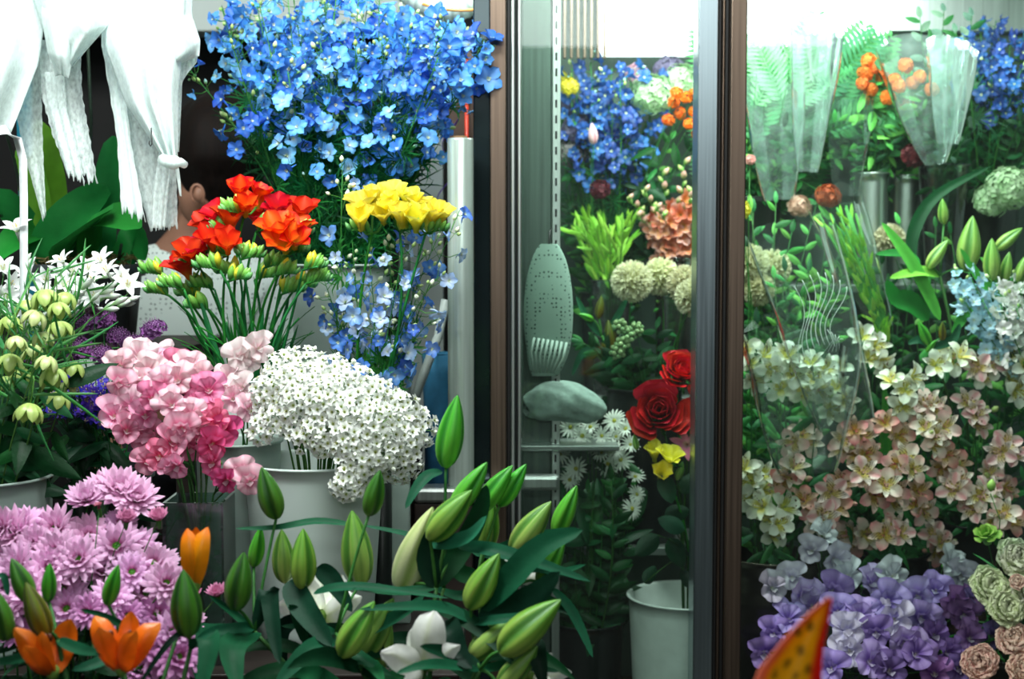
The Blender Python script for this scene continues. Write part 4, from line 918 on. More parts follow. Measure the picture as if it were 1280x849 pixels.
def lily(label, ves, node, d, buds, leaves, r=.0033, cat='flower', name='lily', group=None, opens=()):
    """node: (px, py) branching point. buds: (bx, by, tx, ty, kind, ddepth). leaves: ([(px,py,ddepth)...], width_px)"""
    H = P(node[0], node[1], d); root, pts = plant(name, label, cat, ves, H, r, C(70, 120, 60), C(30, 70, 40), group=group, tip=.85)
    mb = MB()
    for bd in buds:
        bx, by, tx, ty, k, dd = bd[:6]; b = P(bx, by, d+dd); t = P(tx, ty, d+dd-.012)
        L = (t-b).length; o = put(root, 'bud', LB[k], b, (t-b), L, roll=U(0, 6)); 
        if len(bd) > 6: o['label'] = bd[6]
        stalk(mb, H, b+(t-b)*.02, .0022, .0019, C(66, 130, 60), .012)
    if mb.v: part('flower_stalk', mb, LEAF, root)
    for lf in leaves:
        path, wpx = lf[0], lf[1]; ps = [P(x, y, d+dd) for x, y, dd in path]
        if len(ps) == 2: ps = [ps[0], (ps[0]+ps[1])/2+Z*.008, ps[1]]
        sp = []
        for i in range(13):
            u = i/12*(len(ps)-1); k = min(int(u), len(ps)-2); f = u-k
            p0, p1, p2, p3 = ps[max(k-1, 0)], ps[k], ps[k+1], ps[min(k+2, len(ps)-1)]
            sp.append(.5*((2*p1)+(p2-p0)*f+(2*p0-5*p1+4*p2-p3)*f*f+(3*p1-p0-3*p2+p3)*f**3))
        W = PX(wpx, d)*.98; tdir = (sp[-1]-sp[0]).normalized(); sd = tdir.cross(TOCAM+Z*(lf[2] if len(lf) > 2 else .45)+rv(.1))
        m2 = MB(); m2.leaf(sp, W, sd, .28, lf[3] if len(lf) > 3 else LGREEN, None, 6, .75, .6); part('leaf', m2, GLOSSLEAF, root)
    for k in range(7 if ves is V_lily else 3 if ves is V_olily else 0):
        a_, t_ = along(pts, U(.35, .95)); dr = Vector((U(-1, 1), U(-.9, .25), U(-.15, .55))).normalized(); L = U(.09, .15)
        sp = [a_+dr*(L*t)-Z*(L*.45*t*t) for t in [i/9 for i in range(10)]]; m2 = MB()
        m2.leaf(sp, U(.014, .026), dr.cross(TOCAM+Z*.8+rv(.3)), .28, mix(C(10, 44, 28), C(26, 92, 52), U(0, 1)), None, 4, .75, .6); part('leaf', m2, GLOSSLEAF, root)
    return root, pts, H
lily('lily with tall bud above the orange bud and broad ribbed leaves', V_lily, (318, 790), 1.74, [(346, 648, 327, 584, 3, .02), (317, 708, 326, 658, 6, .05), (294, 762, 305, 690, 3, -.03)],
     [([(318, 790, 0), (303, 800, -.03), (290, 815, -.06), (298, 862, -.09)], 40, .1), ([(318, 790, 0), (290, 765, 0), (262, 745, -.01)], 10), ([(318, 792, 0), (270, 795, -.02), (240, 800, -.04), (256, 870, -.08)], 30, .1), ([(318, 785, 0), (300, 785, -.02), (265, 790, -.03), (245, 800, -.05)], 14), ([(318, 790, 0), (335, 740, 0), (338, 745, 0), (344, 795, -.03), (350, 830, -.05)], 26, .2, C(14, 50, 34))])
lily('lily with a pair of round green buds before the white bucket', V_lily, (372, 772), 1.76, [(356, 728, 352, 662, 2, .03), (378, 735, 379, 661, 1, -.01)],
     [([(362, 726, 0), (380, 760, -.03), (415, 808, -.06)], 34, .3, C(18, 60, 42)), ([(440, 656, .0), (395, 652, 0), (345, 660, 0), (294, 661, -.01)], 11, 1.2), ([(372, 772, 0), (352, 790, 0), (355, 840, 0)], 22, .2, C(12, 44, 30))])
lily('lily with five plump buds left of the white petals', V_lily, (420, 792), 1.72, [(451, 732, 440, 638, 2, .05), (461, 644, 475, 588, 3, .0), (427, 820, 468, 752, 1, -.05), (452, 820, 492, 748, 2, .01), (470, 838, 486, 770, 2, .03)],
     [([(392, 742, 0), (420, 735, -.01), (470, 735, -.02), (560, 748, -.03)], 14, 1.2), ([(418, 800, 0), (385, 815, -.03), (345, 856, -.05)], 26, .6), ([(396, 710, .03), (415, 725, .03), (440, 765, .02)], 26, .2, C(16, 56, 38)), ([(420, 792, 0), (455, 790, 0), (505, 766, -.02), (530, 745, -.02)], 20, .8), ([(420, 792, 0), (395, 785, .03), (352, 783, .03)], 12, .9), ([(420, 795, 0), (448, 820, -.03), (490, 845, -.05)], 16, .8)], r=.0036)
lily('lily with the single tallest bud in front of the film roll', V_lily, (555, 735), 1.78, [(557, 584, 572, 494, 6, .0, 'tall upright bright green bud')],
     [([(553, 590, 0), (535, 595, -.01), (520, 612, -.02), (507, 636, -.03)], 16, .8), ([(555, 735, 0), (543, 700, 0), (520, 672, 0), (448, 656, .01)], 11, 1.2)], r=.0024)
lily('lily with long pointed buds leaning right beside the tallest bud', V_lily, (545, 735), 1.73, [(566, 640, 609, 578, 6, .02), (536, 674, 590, 613, 1, -.02), (598, 640, 641, 582, 6, .06), (500, 738, 541, 634, 4, .03, 'long creamy white bud')],
     [([(538, 680, 0), (565, 678, -.02), (590, 668, -.03), (608, 645, -.03)], 20, .9, C(40, 110, 78)), ([(545, 735, 0), (535, 700, 0), (548, 660, .0), (560, 640, 0)], 30, .2, C(12, 46, 30)), ([(545, 735, 0), (500, 740, -.01), (440, 736, -.03)], 14, 1.0), ([(572, 682, 0), (610, 687, -.03), (660, 700, -.04), (738, 727, -.05)], 20, .9), ([(545, 735, 0), (575, 690, .02), (600, 640, .02), (608, 606, .02)], 28, .3, C(18, 66, 36))])
lily('lily with a bud pair pointing at the cooler door frame', V_lily, (598, 720), 1.80, [(624, 632, 658, 580, 6, .0), (604, 690, 616, 625, 1, .03)],
     [([(590, 690, .02), (620, 690, .02), (668, 672, .0), (725, 662, -.02)], 18, .7), ([(598, 720, 0), (575, 715, 0), (560, 680, 0)], 22, .3, C(20, 70, 40)), ([(598, 720, 0), (590, 740, 0), (570, 745, 0), (530, 730, 0)], 16, .7)])
lily('lily with one ribbed bud between two broad dark leaves', V_lily, (590, 778), 1.69, [(586, 760, 624, 692, 1, -.01)],
     [([(602, 762, 0), (640, 722, -.03), (680, 682, -.04), (728, 663, -.05)], 36, .5, C(22, 80, 52)), ([(598, 772, .02), (635, 765, -.0), (670, 745, -.02), (700, 715, -.03)], 40, .5, C(14, 48, 32)), ([(590, 778, 0), (615, 776, -.03), (645, 772, -.04), (668, 762, -.05)], 14, .9), ([(560, 775, .01), (562, 790, -.02), (572, 815, -.03), (590, 836, -.05)], 34, .2, C(12, 44, 30)), ([(590, 778, 0), (560, 762, 0), (520, 758, -.02), (448, 762, -.04)], 18, 1.0)])
lily('lily with slender buds pointing right over the dark gap', V_lily, (645, 735), 1.78, [(641, 692, 689, 627, 2, -.01), (694, 668, 721, 607, 6, .03), (674, 730, 706, 672, 6, .01)],
     [([(645, 735, 0), (665, 712, 0), (700, 715, -.02), (732, 706, -.04)], 12, .8), ([(690, 735, 0), (712, 760, -.01), (728, 790, -.02), (741, 822, -.03)], 13, .4), ([(645, 735, 0), (630, 715, 0), (618, 690, 0)], 20, .4, C(16, 60, 34))])
lily('lily with fat striped buds lying low over the front edge', V_lily, (600, 838), 1.66, [(626, 816, 701, 750, 1, -.03), (588, 822, 648, 770, 2, .02), (624, 862, 672, 808, 2, -.01)],
     [([(668, 798, 0), (672, 820, -.02), (680, 860, -.03)], 24, .2, C(12, 44, 28)), ([(600, 838, 0), (560, 832, -.02), (530, 832, -.04), (495, 842, -.05)], 16, .9), ([(600, 838, 0), (640, 832, .02), (700, 840, .02)], 14, .8), ([(600, 838, 0), (570, 820, 0), (525, 808, -.03)], 22, .8, C(16, 60, 38))])
# opened white lilies
def bigopen(label, node, d, petals, W, cols, ves=V_lily, a=(70, 35), name='lily', center=None):
    H = P(node[0], node[1], d); root, pts = plant(name, label, 'flower', ves, H, .003, C(70, 120, 60), C(30, 70, 40), tip=.8)
    fl = MB(); fl.lathe([(.001, -.004), (.006, 0), (.008, .008), (.003, .014)], 10, C(120, 160, 70)); b = bpy.data.objects.new('blossom', fl.mesh('blossom_base', PETS)); b.parent = root; b.location = H-root.location; COL.objects.link(b)
    for (tx, ty, dd, w) in petals:
        T = P(tx, ty, d+dd)-H; L = T.length; n = T.normalized(); m2 = MB(); side = n.cross(TOCAM+rv(.25)).normalized(); bow = side.cross(n)*(-1 if dd > 0 else 1)
        pts2 = [n*L*t+bow*(L*.16*sin(PI*t))+Z*(-L*.10*sm(t, .75, 1)*(ty < 9999)) for t in [i/10 for i in range(11)]]
        Wp = PX(w, d); c0, c1, c2 = cols
        rows = []; cc = []
        for i, p in enumerate(pts2):
            t = i/10; wd = Wp/2*max(sin(PI*min(t**.95, .995))**.62, .18*(1-t)); row = []; cr = []
            for j in range(9):
                q = -1+2*j/8; row.append(p+side*(q*wd)+bow*(-abs(q)**1.5*wd*.45+.03*Wp*sin(t*9+j*1.7)*abs(q))); c = mix(mix(c0, c1, sm(t, 0, .35)), c2, sm(t, .6, 1)); cr.append(mix(c, c0, .5*(1-min(1, abs(q)*3.2))*(1-t*.5)))
            rows.append(row); cc.append(cr)
        m2.grid(rows, cc); o = bpy.data.objects.new('petal', m2.mesh('petal', PETS)); o.parent = b; COL.objects.link(o)
    return root, H, b
WC = (C(190, 205, 120), C(244, 246, 238), C(250, 250, 246)); OC = (C(200, 90, 10), C(246, 110, 8), C(252, 138, 30)); OC2 = (C(150, 70, 10), C(226, 96, 8), C(248, 128, 26))
bigopen('open white lily with a tall ruffled petal at lower centre', (530, 838), 1.67, [(543, 755, -.02, 46), (520, 775, .02, 34), (476, 808, -.04, 36), (575, 800, -.02, 26), (500, 860, -.05, 34)], 40, WC)
bigopen('open white lily seen behind the round buds below the bucket', (402, 776), 1.80, [(345, 750, .0, 34), (372, 715, .02, 34), (398, 706, .03, 30), (428, 712, .02, 36), (452, 740, .0, 30), (400, 800, -.03, 36)], 40, WC)
bigopen('open white lily glimpsed right of the low striped buds', (662, 850), 1.80, [(690, 812, 0, 22), (715, 835, 0, 26), (645, 815, .01, 24), (700, 860, -.03, 26)], 30, WC)
bigopen('open white lily tucked between the dark leaves on the right', (640, 722), 1.86, [(612, 690, 0, 22), (668, 700, 0, 24), (690, 722, -.01, 20), (650, 690, .02, 22)], 30, WC)
# orange lilies
for (lab, nd, petals, cols) in [('open orange lily in front of the left pink chrysanthemums', (66, 846), [(18, 776, -.03, 30), (46, 768, .03, 26), (88, 766, .02, 34), (52, 782, -.03, 22), (30, 800, -.04, 26)], OC2),
                          ('wide open orange lily in front of the chrysanthemum centre', (152, 842), [(118, 762, .0, 34), (164, 756, .03, 30), (200, 770, .0, 32), (124, 776, -.03, 34), (170, 780, -.04, 28)], OC)]:
    root, H, b = bigopen(lab, nd, 1.56, petals, 30, cols, V_olily, name='orange_lily')
    for k in range(3):
        mb = MB(); e = Vector((U(-.012, .012), -.005, .045)); mb.tube([Vector((0, 0, .004)), e*.5, e], .0008, .0007, 4, C(220, 110, 20)); mb.ball(e, .003, 6, 4, C(90, 35, 15), 1.6); o = bpy.data.objects.new('stamen', mb.mesh('stamen', PETS)); o.parent = b; COL.objects.link(o)
lily('orange lily stem with three unopened buds at far left', V_olily, (72, 800), 1.58, [(38, 752, 14, 698, 3, .03), (60, 752, 62, 704, 6, .03), (58, 798, 32, 728, 5, -.01, 'brownish ripening bud'), (8, 800, -8, 735, 3, .0)], [([(72, 800, 0), (100, 812, -.02), (128, 818, -.04)], 16, .8), ([(10, 745, 0), (4, 720, 0), (-10, 730, 0)], 9), ([(72, 800, 0), (30, 822, 0), (-20, 830, 0)], 16, .8)], name='orange_lily')
lily('orange lily stem with one slim green bud before pink flowers', V_olily, (152, 800), 1.62, [(134, 756, 148, 706, 6, .0)], [([(150, 800, 0), (165, 790, 0), (130, 770, -.01), (100, 762, -.02)], 10), ([(152, 800, 0), (128, 826, -.03), (90, 838, -.04)], 18, .8)], name='orange_lily', r=.0024)
lily('orange lily stem with large dark green bud under the orange one', V_olily, (238, 812), 1.60, [(236, 796, 229, 712, 3, -.01)], [([(248, 786, 0), (215, 800, -.02), (170, 862, -.03)], 9, .4, C(12, 40, 30)), ([(240, 812, 0), (262, 800, -.02), (250, 870, -.05)], 30, .2)], name='orange_lily')
root, H, b = bigopen('upright orange lily just opening in front of the square vase', (243, 738), 1.66, [(234, 652, -.012, 25), (245, 651, .012, 24), (259, 650, -.01, 25), (238, 655, .014, 22), (253, 656, .016, 22)], 26, (C(190, 120, 10), C(238, 140, 10), C(250, 120, 16)), V_olily, name='orange_lily')
# spotted front petal, close to the lens
H = P(985, 900, 1.12); root, pts = plant('orange_lily', 'large out of focus spotted orange petal at the bottom right', 'flower', V_front, H, .0035, C(60, 110, 40))
mb = MB(); rows = []; cols = []; Tp = P(1037, 748, 1.10); rs = random.Random(5)
Lc = [(930, 890), (950, 838), (985, 795), (1012, 768), (1037, 748)]; Rc = [(1022, 890), (1026, 838), (1028, 805), (1034, 775), (1038, 748)]
spt = [(1001, 812), (984, 828), (998, 790), (968, 843), (1012, 783), (994, 846), (975, 862), (1010, 838)]
NN = 28
for i in range(NN+1):
    u = i/NN*4; k = min(int(u), 3); f = u-k; row = []; cr = []
    lx = Lc[k][0]*(1-f)+Lc[k+1][0]*f; ly = Lc[k][1]*(1-f)+Lc[k+1][1]*f; rx = Rc[k][0]*(1-f)+Rc[k+1][0]*f; ry = Rc[k][1]*(1-f)+Rc[k+1][1]*f
    for j in range(25):
        q = j/24; x = lx*(1-q)+rx*q; y = ly*(1-q)+ry*q; row.append(P(x, y, 1.11+.014*sin(PI*q)))
        c = mix(C(255, 186, 14), C(255, 104, 30), sm(abs(q-.5)*2, .55, .8)); c = mix(c, C(240, 20, 24), sm(q, .80, .92)); c = mix(c, C(252, 140, 110), (1-sm(q, .05, .16))*.8)
        for (sx, sy) in spt:
            if (x-sx)**2+((y-sy)*.8)**2 < 20: c = mix(c, C(70, 40, 10), .8)
        cr.append(c)
    rows.append(row); cols.append(cr)
mb.grid(rows, cols); o = part('petal', mb, PETS, root); m = o.modifiers.new('s', 'SOLIDIFY'); m.thickness = .0015
# ------------------------------------------------------------------ orchid in its pot
pc = P(112, 330, 2.47); PZ = pc.z
ot = thing('potted_orchid', 'leafy orchid without flowers in a charcoal pot behind the white gauze', 'plant', (pc.x, pc.y, B4))
mb = MB(); hw_, hd = .088, .06; n = 40
def rr(a, w_, h_): return 1/((abs(cos(a))/w_)**6+(abs(sin(a))/h_)**6)**(1/6)
def ring(w_, h_, z): return [Vector((pc.x+cos(2*PI*k/n)*rr(2*PI*k/n, w_, h_), pc.y+sin(2*PI*k/n)*rr(2*PI*k/n, w_, h_), z)) for k in range(n)]
prof = [(.0, B4), (.80, B4), (.93, PZ-.022), (1.0, PZ-.021), (1.01, PZ-.002), (.99, PZ), (.95, PZ-.001), (.93, PZ-.02)]
mb.grid([ring(max(hw_*s, .001), max(hd*s, .001), z) for s, z in prof], [[(.1, .1, .1)]*n]*len(prof), 0, True); part('pot', mb, POTM, ot)
mb = MB(); mb.grid([ring(hw_*.92, hd*.92, PZ-.012), ring(.001, .001, PZ-.004)], [[C(60, 45, 30)]*n]*2, 0, True)
for k in range(220):
    p = Vector((pc.x+U(-.075, .075), pc.y+U(-.05, .05), PZ-.008+U(0, .02))); q = p+Vector((U(-.02, .02), U(-.015, .015), U(-.004, .016))); r_ = q+Vector((U(-.014, .014), U(-.01, .01), U(-.014, .004)))
    mb.tube([p, q, r_], .0011, .0008, 4, mix(C(96, 74, 40), C(196, 176, 124), U(0, 1)))
o = part('moss', mb, LEAF, ot); o['kind'] = 'stuff'
OL = [C(34, 130, 56), C(48, 150, 64), C(130, 195, 60)]
base = Vector((pc.x, pc.y, PZ-.004))
for (path, wpx, up, c) in [([(62, 330, -.02), (70, 300, -.03), (100, 262, -.02), (132, 232, .02)], 52, .5, 0), ([(95, 325, 0), (92, 300, -.06), (110, 285, -.10), (140, 262, -.14)], 60, 1.2, 1), ([(128, 325, 0), (128, 280, .02), (136, 220, .04), (142, 170, .06)], 34, .0, 0), ([(118, 322, 0), (118, 285, -.05), (140, 272, -.10), (176, 285, -.13)], 46, 1.0, 1), ([(150, 325, 0), (165, 300, .02), (175, 300, .0), (182, 325, -.02)], 34, .2, 0), ([(85, 325, .05), (62, 270, .06), (58, 220, .08), (48, 150, .10)], 50, .0, 2), ([(60, 325, .02), (30, 285, .0), (0, 255, -.02), (-30, 270, -.05)], 44, .9, 0), ([(70, 325, .02), (45, 290, .0), (20, 300, -.05), (-15, 330, -.08)], 40, .9, 0), ([(50, 325, 0), (48, 270, .02), (38, 210, .06), (28, 180, .08)], 34, .1, 2)]:
    ps = [base*.0+P(x, y, 2.47+dd) for x, y, dd in path]; ps = [base+(ps[0]-base)*.5]+ps; sp = []
    for i in range(15):
        u = i/14*(len(ps)-1); k = min(int(u), len(ps)-2); f = u-k; p0, p1, p2, p3 = ps[max(k-1, 0)], ps[k], ps[k+1], ps[min(k+2, len(ps)-1)]
        sp.append(.5*((2*p1)+(p2-p0)*f+(2*p0-5*p1+4*p2-p3)*f*f+(3*p1-p0-3*p2+p3)*f**3))
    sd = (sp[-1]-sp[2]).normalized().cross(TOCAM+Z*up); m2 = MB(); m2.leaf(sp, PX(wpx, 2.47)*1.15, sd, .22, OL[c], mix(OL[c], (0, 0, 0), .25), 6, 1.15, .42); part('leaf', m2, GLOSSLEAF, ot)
for path in ([(30, 330, 0), (34, 280, 0), (18, 200, .0), (2, 150, 0), (-10, 60, 0)], [(108, 320, 0), (112, 220, .06), (114, 150, .07), (110, 60, .08), (96, -20, .08)], [(148, 325, -.03), (152, 305, -.04)]):
    mb = MB(); mb.tube([P(x, y, 2.47+dd) for x, y, dd in path], .0032, .0026, 7, C(40, 60, 44)); part('flower_spike', mb, LEAF, ot)
mb = MB(); mb.box((P(27, 200, 2.56).x, 2.555, B4), (P(46, 200, 2.56).x, 2.560, P(30, 85, 2.56).z)); solo('blue_board', mb, flat('turquoise_board', C(34, 170, 205), .5, 0, .1, 8, .03), 'slim turquoise board standing behind the orchid leaves', 'board', (P(36, 200, 2.56).x, 2.557, B4), False)

# ------------------------------------------------------------------ gauze curtain
gt = thing('gauze_curtain', 'torn white gauze hanging in strips from the top left corner', 'curtain', P(110, -95, 2.30))
def drape(Lp, Rp, d, mat, amp=.012, fr=5, ph=0, nu=34, nv=44, ragged=.0, belly=0, nm='cloth_strip'):
    def samp(pl, t):
        u = t*(len(pl)-1); k = min(int(u), len(pl)-2); f = u-k; f = f; return (pl[k][0]*(1-f)+pl[k+1][0]*f, pl[k][1]*(1-f)+pl[k+1][1]*f)
    rows = []; cols = []
    for i in range(nu+1):
        t = i/nu; a = samp(Lp, t); b = samp(Rp, t); row = []
        for j in range(nv+1):
            q = j/nv; x = a[0]*(1-q)+b[0]*q; y = a[1]*(1-q)+b[1]*q
            if ragged: y += ragged*(t**6)*(sin(q*19+ph)*.6+sin(q*47)*.4); x += ragged*.10*sin(i*1.9+ph)*(1 if j in (0, nv) else 0)
            dd = d+amp*(sin(q*fr*PI+ph+t*1.3)+.14*sin(q*fr*1.6*PI+t*3+ph))*(.5+.5*t)*(.7 if mat is GZ and abs(Rp[0][0]-Lp[0][0]) > 60 else .28)-belly*sin(PI*q)*sin(PI*min(1, t*1.0))
            row.append(P(x, y, dd))
        rows.append(row); cols.append([(.9, .9, .9)]*(nv+1))
    mb = MB(); mb.grid(rows, cols); o = part(nm, mb, mat, gt); m = o.modifiers.new('s', 'SOLIDIFY'); m.thickness = .0007; return o
drape([(-60, -90), (-60, 0), (-60, 90), (-50, 160)], [(75, -90), (60, 0), (48, 80), (14, 166)], 2.24, GZ, .012, 5, .3, belly=.05)
drape([(-45, -90), (-45, 40), (-45, 120), (-45, 168)], [(40, -90), (42, 40), (30, 110), (-6, 160)], 2.27, GZ, .014, 4, 1.3, belly=.05)
drape([(30, -90), (42, 0), (62, 60), (70, 96)], [(140, -90), (138, 0), (136, 30), (92, 82)], 2.21, GZ, .014, 4, 2, belly=.06)
drape([(50, -90), (52, 20), (60, 66), (72, 92)], [(96, -90), (96, 20), (90, 70), (86, 98)], 2.19, GZ, .012, 4, .5, belly=.03)
drape([(20, 60), (18, 130), (30, 190), (54, 272)], [(52, 60), (52, 120), (54, 190), (57, 266)], 2.29, GZT, .007, 3, 1, ragged=5)
drape([(48, 50), (52, 120), (66, 170), (84, 214)], [(100, 50), (103, 120), (112, 170), (122, 228)], 2.26, GZT, .010, 5, 0, ragged=9)
drape([(56, 90), (60, 130), (72, 175), (86, 218)], [(80, 90), (84, 140), (98, 190), (106, 226)], 2.25, GZT, .008, 4, 2, ragged=7)
drape([(124, -90), (126, 50), (146, 170), (152, 262)], [(175, -90), (150, 60), (164, 180), (182, 276)], 2.25, GZ, .008, 4, .2, ragged=7)
drape([(135, -90), (132, 60), (158, 130), (206, 200)], [(235, -90), (230, 40), (222, 120), (222, 204)], 2.21, GZ, .013, 6, .7, belly=.03)
drape([(196, -90), (196, 20), (205, 90), (216, 82)], [(240, -90), (240, 20), (250, 50), (249, 70)], 2.24, GZ, .014, 3, 0, belly=.05)
drape([(215, 50), (214, 90), (214, 140), (222, 190)], [(250, 50), (246, 78), (228, 100), (224, 190)], 2.25, GZT, .008, 3, 0)
drape([(146, 120), (160, 170), (172, 230), (188, 286)], [(216, 120), (218, 180), (221, 230), (222, 284)], 2.27, GZT, .008, 6, 1, ragged=4)
drape([(200, 180), (196, 210), (192, 240), (190, 286)], [(217, 190), (214, 210), (210, 240), (206, 284)], 2.25, GZT, .006, 4, 2, ragged=4)
drape([(217, 195), (219, 210), (222, 228), (225, 245)], [(222, 200), (224, 212), (226, 228), (227, 246)], 2.24, GZ, .002, 2, 2)
mb = MB(); mb.tube([P(204, 200, 2.20), P(210, 203, 2.185), P(218, 204, 2.18), P(226, 203, 2.19), P(231, 206, 2.2)], .010, .006, 9, (.9, .9, .9)); mb.ball(P(216, 203, 2.187), .014, 9, 6, (.9, .9, .9), .8); part('knot', mb, GZ, gt)
mb = MB(); mb.tube([P(x, -92, 2.23) for x in (-70, 100, 300)], .008, .008, 10)
for x in (-30, 230): mb.tube([P(x, -92, 2.23), Vector((P(x, -92, 2.23).x, P(x, -92, 2.23).y, 2.7))], .005, .005, 8)
part('curtain_rod', mb, STEEL, gt)
mb = MB(); mb.tube([P(189, 160, 2.185), P(189.5, 172, 2.18), P(190, 180, 2.178), P(188, 183, 2.178), P(186.5, 180, 2.178), P(187, 176, 2.178)], .0011, .0011, 6); solo('metal_hook', mb, RUBBER, 'small black hook stuck in the white gauze', 'hook', P(189, 160, 2.185))
# white strap
sp = [(-40, 168), (-10, 163), (8, 161), (22, 172), (29, 200), (30, 250), (30, 300), (30, 345), (30, 380), (31, 430)]
rows = []; 
for i, (x, y) in enumerate(sp): rows.append([P(x-(5 if y > 170 else 1), y-(0 if y > 170 else 5), 2.03), P(x+(5 if y > 170 else 1), y+(0 if y > 170 else 6), 2.03+(.0 if y > 170 else -.015))])
mb = MB(); mb.grid(rows, [[C(238, 242, 244)]*2]*len(rows)); o = solo('plastic_strap', mb, PETS, 'flat white strap hanging down at the far left', 'strap', P(30, 380, 2.03)); m = o.modifiers.new('s', 'SOLIDIFY'); m.thickness = .0012

# ------------------------------------------------------------------ person behind the freesias
hd_ = P(270, 196, 2.98); px0, py0, hz = hd_
pr = thing('person', 'dark-haired person in a white dotted blouse turned away behind the freesias', 'person', (px0-.06, py0+.03, 0))
def skin_mesh(name, joints, edges, radii, mat, root, sub_=1, root_idx=0):
    me = bpy.data.meshes.new(name); me.from_pydata([tuple(Vector(j)-root.location) for j in joints], edges, []); o = bpy.data.objects.new(name, me); link(o, root)
    s = o.modifiers.new('skin', 'SKIN'); s.use_smooth_shade = True
    for i, v in enumerate(me.skin_vertices[0].data):
        r = radii[i]; v.radius = r if isinstance(r, tuple) else (r, r); v.use_root = (i == root_idx)
    m = o.modifiers.new('sub', 'SUBSURF'); m.levels = sub_; m.render_levels = sub_; me.materials.append(mat); return o
bx, by = px0-.075, py0+.05; nz = hz-.17
J = [(bx, by, .86), (bx, by, 1.0), (bx, by-.01, 1.16), (bx+.015, by-.02, nz), (bx+.04, by-.025, nz+.06), (px0-.01, py0, hz-.03), (px0+.01, py0-.015, hz+.03),
     (bx-.15, by, 1.15), (bx-.185, by-.03, .93), (bx-.12, by-.16, .80), (bx+.17, by, 1.15), (bx+.21, by-.03, .93), (bx+.16, by-.17, .82),
     (bx-.085, by, .80), (bx-.09, by-.01, .44), (bx-.09, by+.01, .08), (bx-.095, by-.11, .035), (bx+.085, by, .80), (bx+.09, by-.01, .44), (bx+.09, by+.01, .08), (bx+.095, by-.11, .035)]
E = [(0, 1), (1, 2), (2, 3), (3, 4), (4, 5), (5, 6), (2, 7), (7, 8), (8, 9), (2, 10), (10, 11), (11, 12), (0, 13), (13, 14), (14, 15), (15, 16), (0, 17), (17, 18), (18, 19), (19, 20)]
RR = [(.13, .09), (.115, .085), (.12, .085), .05, .045, (.075, .085), (.07, .08), .045, .037, .025, .045, .037, .025, .075, .05, .036, .032, .075, .05, .036, .032]
for hx, wi, sgn in ((bx-.12, 9, -1), (bx+.16, 12, 1)):
    wx, wy, wz = J[wi]; b0 = len(J); J.append((wx-.0*sgn, wy-.045, wz-.012)); RR.append((.032, .014)); E.append((wi, b0))
    for k in range(5):
        fx = (k-1.5)*.017 if k < 4 else -.045*sgn; ly = (.040, .046, .044, .035, .022)[k]; a = len(J)
        J += [(wx+fx*.8, wy-.075 if k < 4 else wy-.045, wz-.014), (wx+fx, wy-.075-ly if k < 4 else wy-.07, wz-.030), (wx+fx, wy-.09-ly if k < 4 else wy-.088, wz-.05)]; RR += [.009, .0085, .007]; E += [(b0, a), (a, a+1), (a+1, a+2)]
skin_mesh('body', J, E, RR, SKIN, pr)
jb = J[:13]; eb = [e for e in E if max(e) < 13 and 5 not in e and 6 not in e and 4 not in e]
J2 = [jb[0], jb[1], jb[2], jb[3], jb[7], jb[8], ((jb[8][0]+jb[9][0])/2, (jb[8][1]+jb[9][1])/2, (jb[8][2]+jb[9][2])/2), jb[10], jb[11], ((jb[11][0]+jb[12][0])/2, (jb[11][1]+jb[12][1])/2, (jb[11][2]+jb[12][2])/2)]
J2[3] = (bx+.01, by-.012, nz-.005)
skin_mesh('blouse', J2, [(0, 1), (1, 2), (2, 3), (2, 4), (4, 5), (5, 6), (2, 7), (7, 8), (8, 9)], [(.16, .115), (.14, .105), (.145, .105), .066, .07, .062, .052, .07, .062, .052], DOTS, pr, 2)
skin_mesh('trousers', [J[0], J[13], J[14], J[15], J[17], J[18], J[19]], [(0, 1), (1, 2), (2, 3), (0, 4), (4, 5), (5, 6)], [(.145, .10), .088, .066, .055, .088, .066, .055], flat('dark_trousers', C(30, 32, 38), .8), pr, 1)
mb = MB(); hc = Vector((px0+.012, py0-.005, hz+.01)); rows = []; cols = []
for i in range(22):
    a = PI*i/21; row = []
    for j in range(48):
        b = 2*PI*j/48; rr_ = (.112+.0025*sin(j*5.3+i*.3)+.0015*sin(j*11.7))
        v = Vector((sin(a)*cos(b)*rr_*.93, sin(a)*sin(b)*rr_*1.02, cos(a)*rr_*1.12))
        if v.z < -.03: v.x *= .92; v.y = v.y*.85
        row.append(hc+v)
    rows.append(row); cols.append([(.02, .01, .01)]*48)
mb.grid(rows, cols, 0, True); mb.ball(hc+Vector((.07, .05, .055)), .045, 14, 9, (.02, .01, .01)); part('hair', mb, HAIR, pr)
mb = MB(); ec = P(260, 247, 2.98)+Vector((0, -.098, .004)); ec.y = py0-.098
mb.tube([ec+Vector((.012*cos(t)-.002, -.006*sin(t/2), .019*sin(t))) for t in [x*.45-1.2 for x in range(13)]], .0042, .0032, 7); mb.ball(ec, .011, 8, 6, sz=1.5); mb.tube([ec+Vector((.004, 0, .008)), ec+Vector((-.002, -.004, -.004)), ec+Vector((.002, 0, -.012))], .003, .003, 6); part('ear', mb, SKIN, pr)
mb = MB(); mb.ball(Vector((px0-.02, py0+.005, hz-.085)), .062, 14, 10, sz=1.1); part('nape', mb, SKIN, pr)

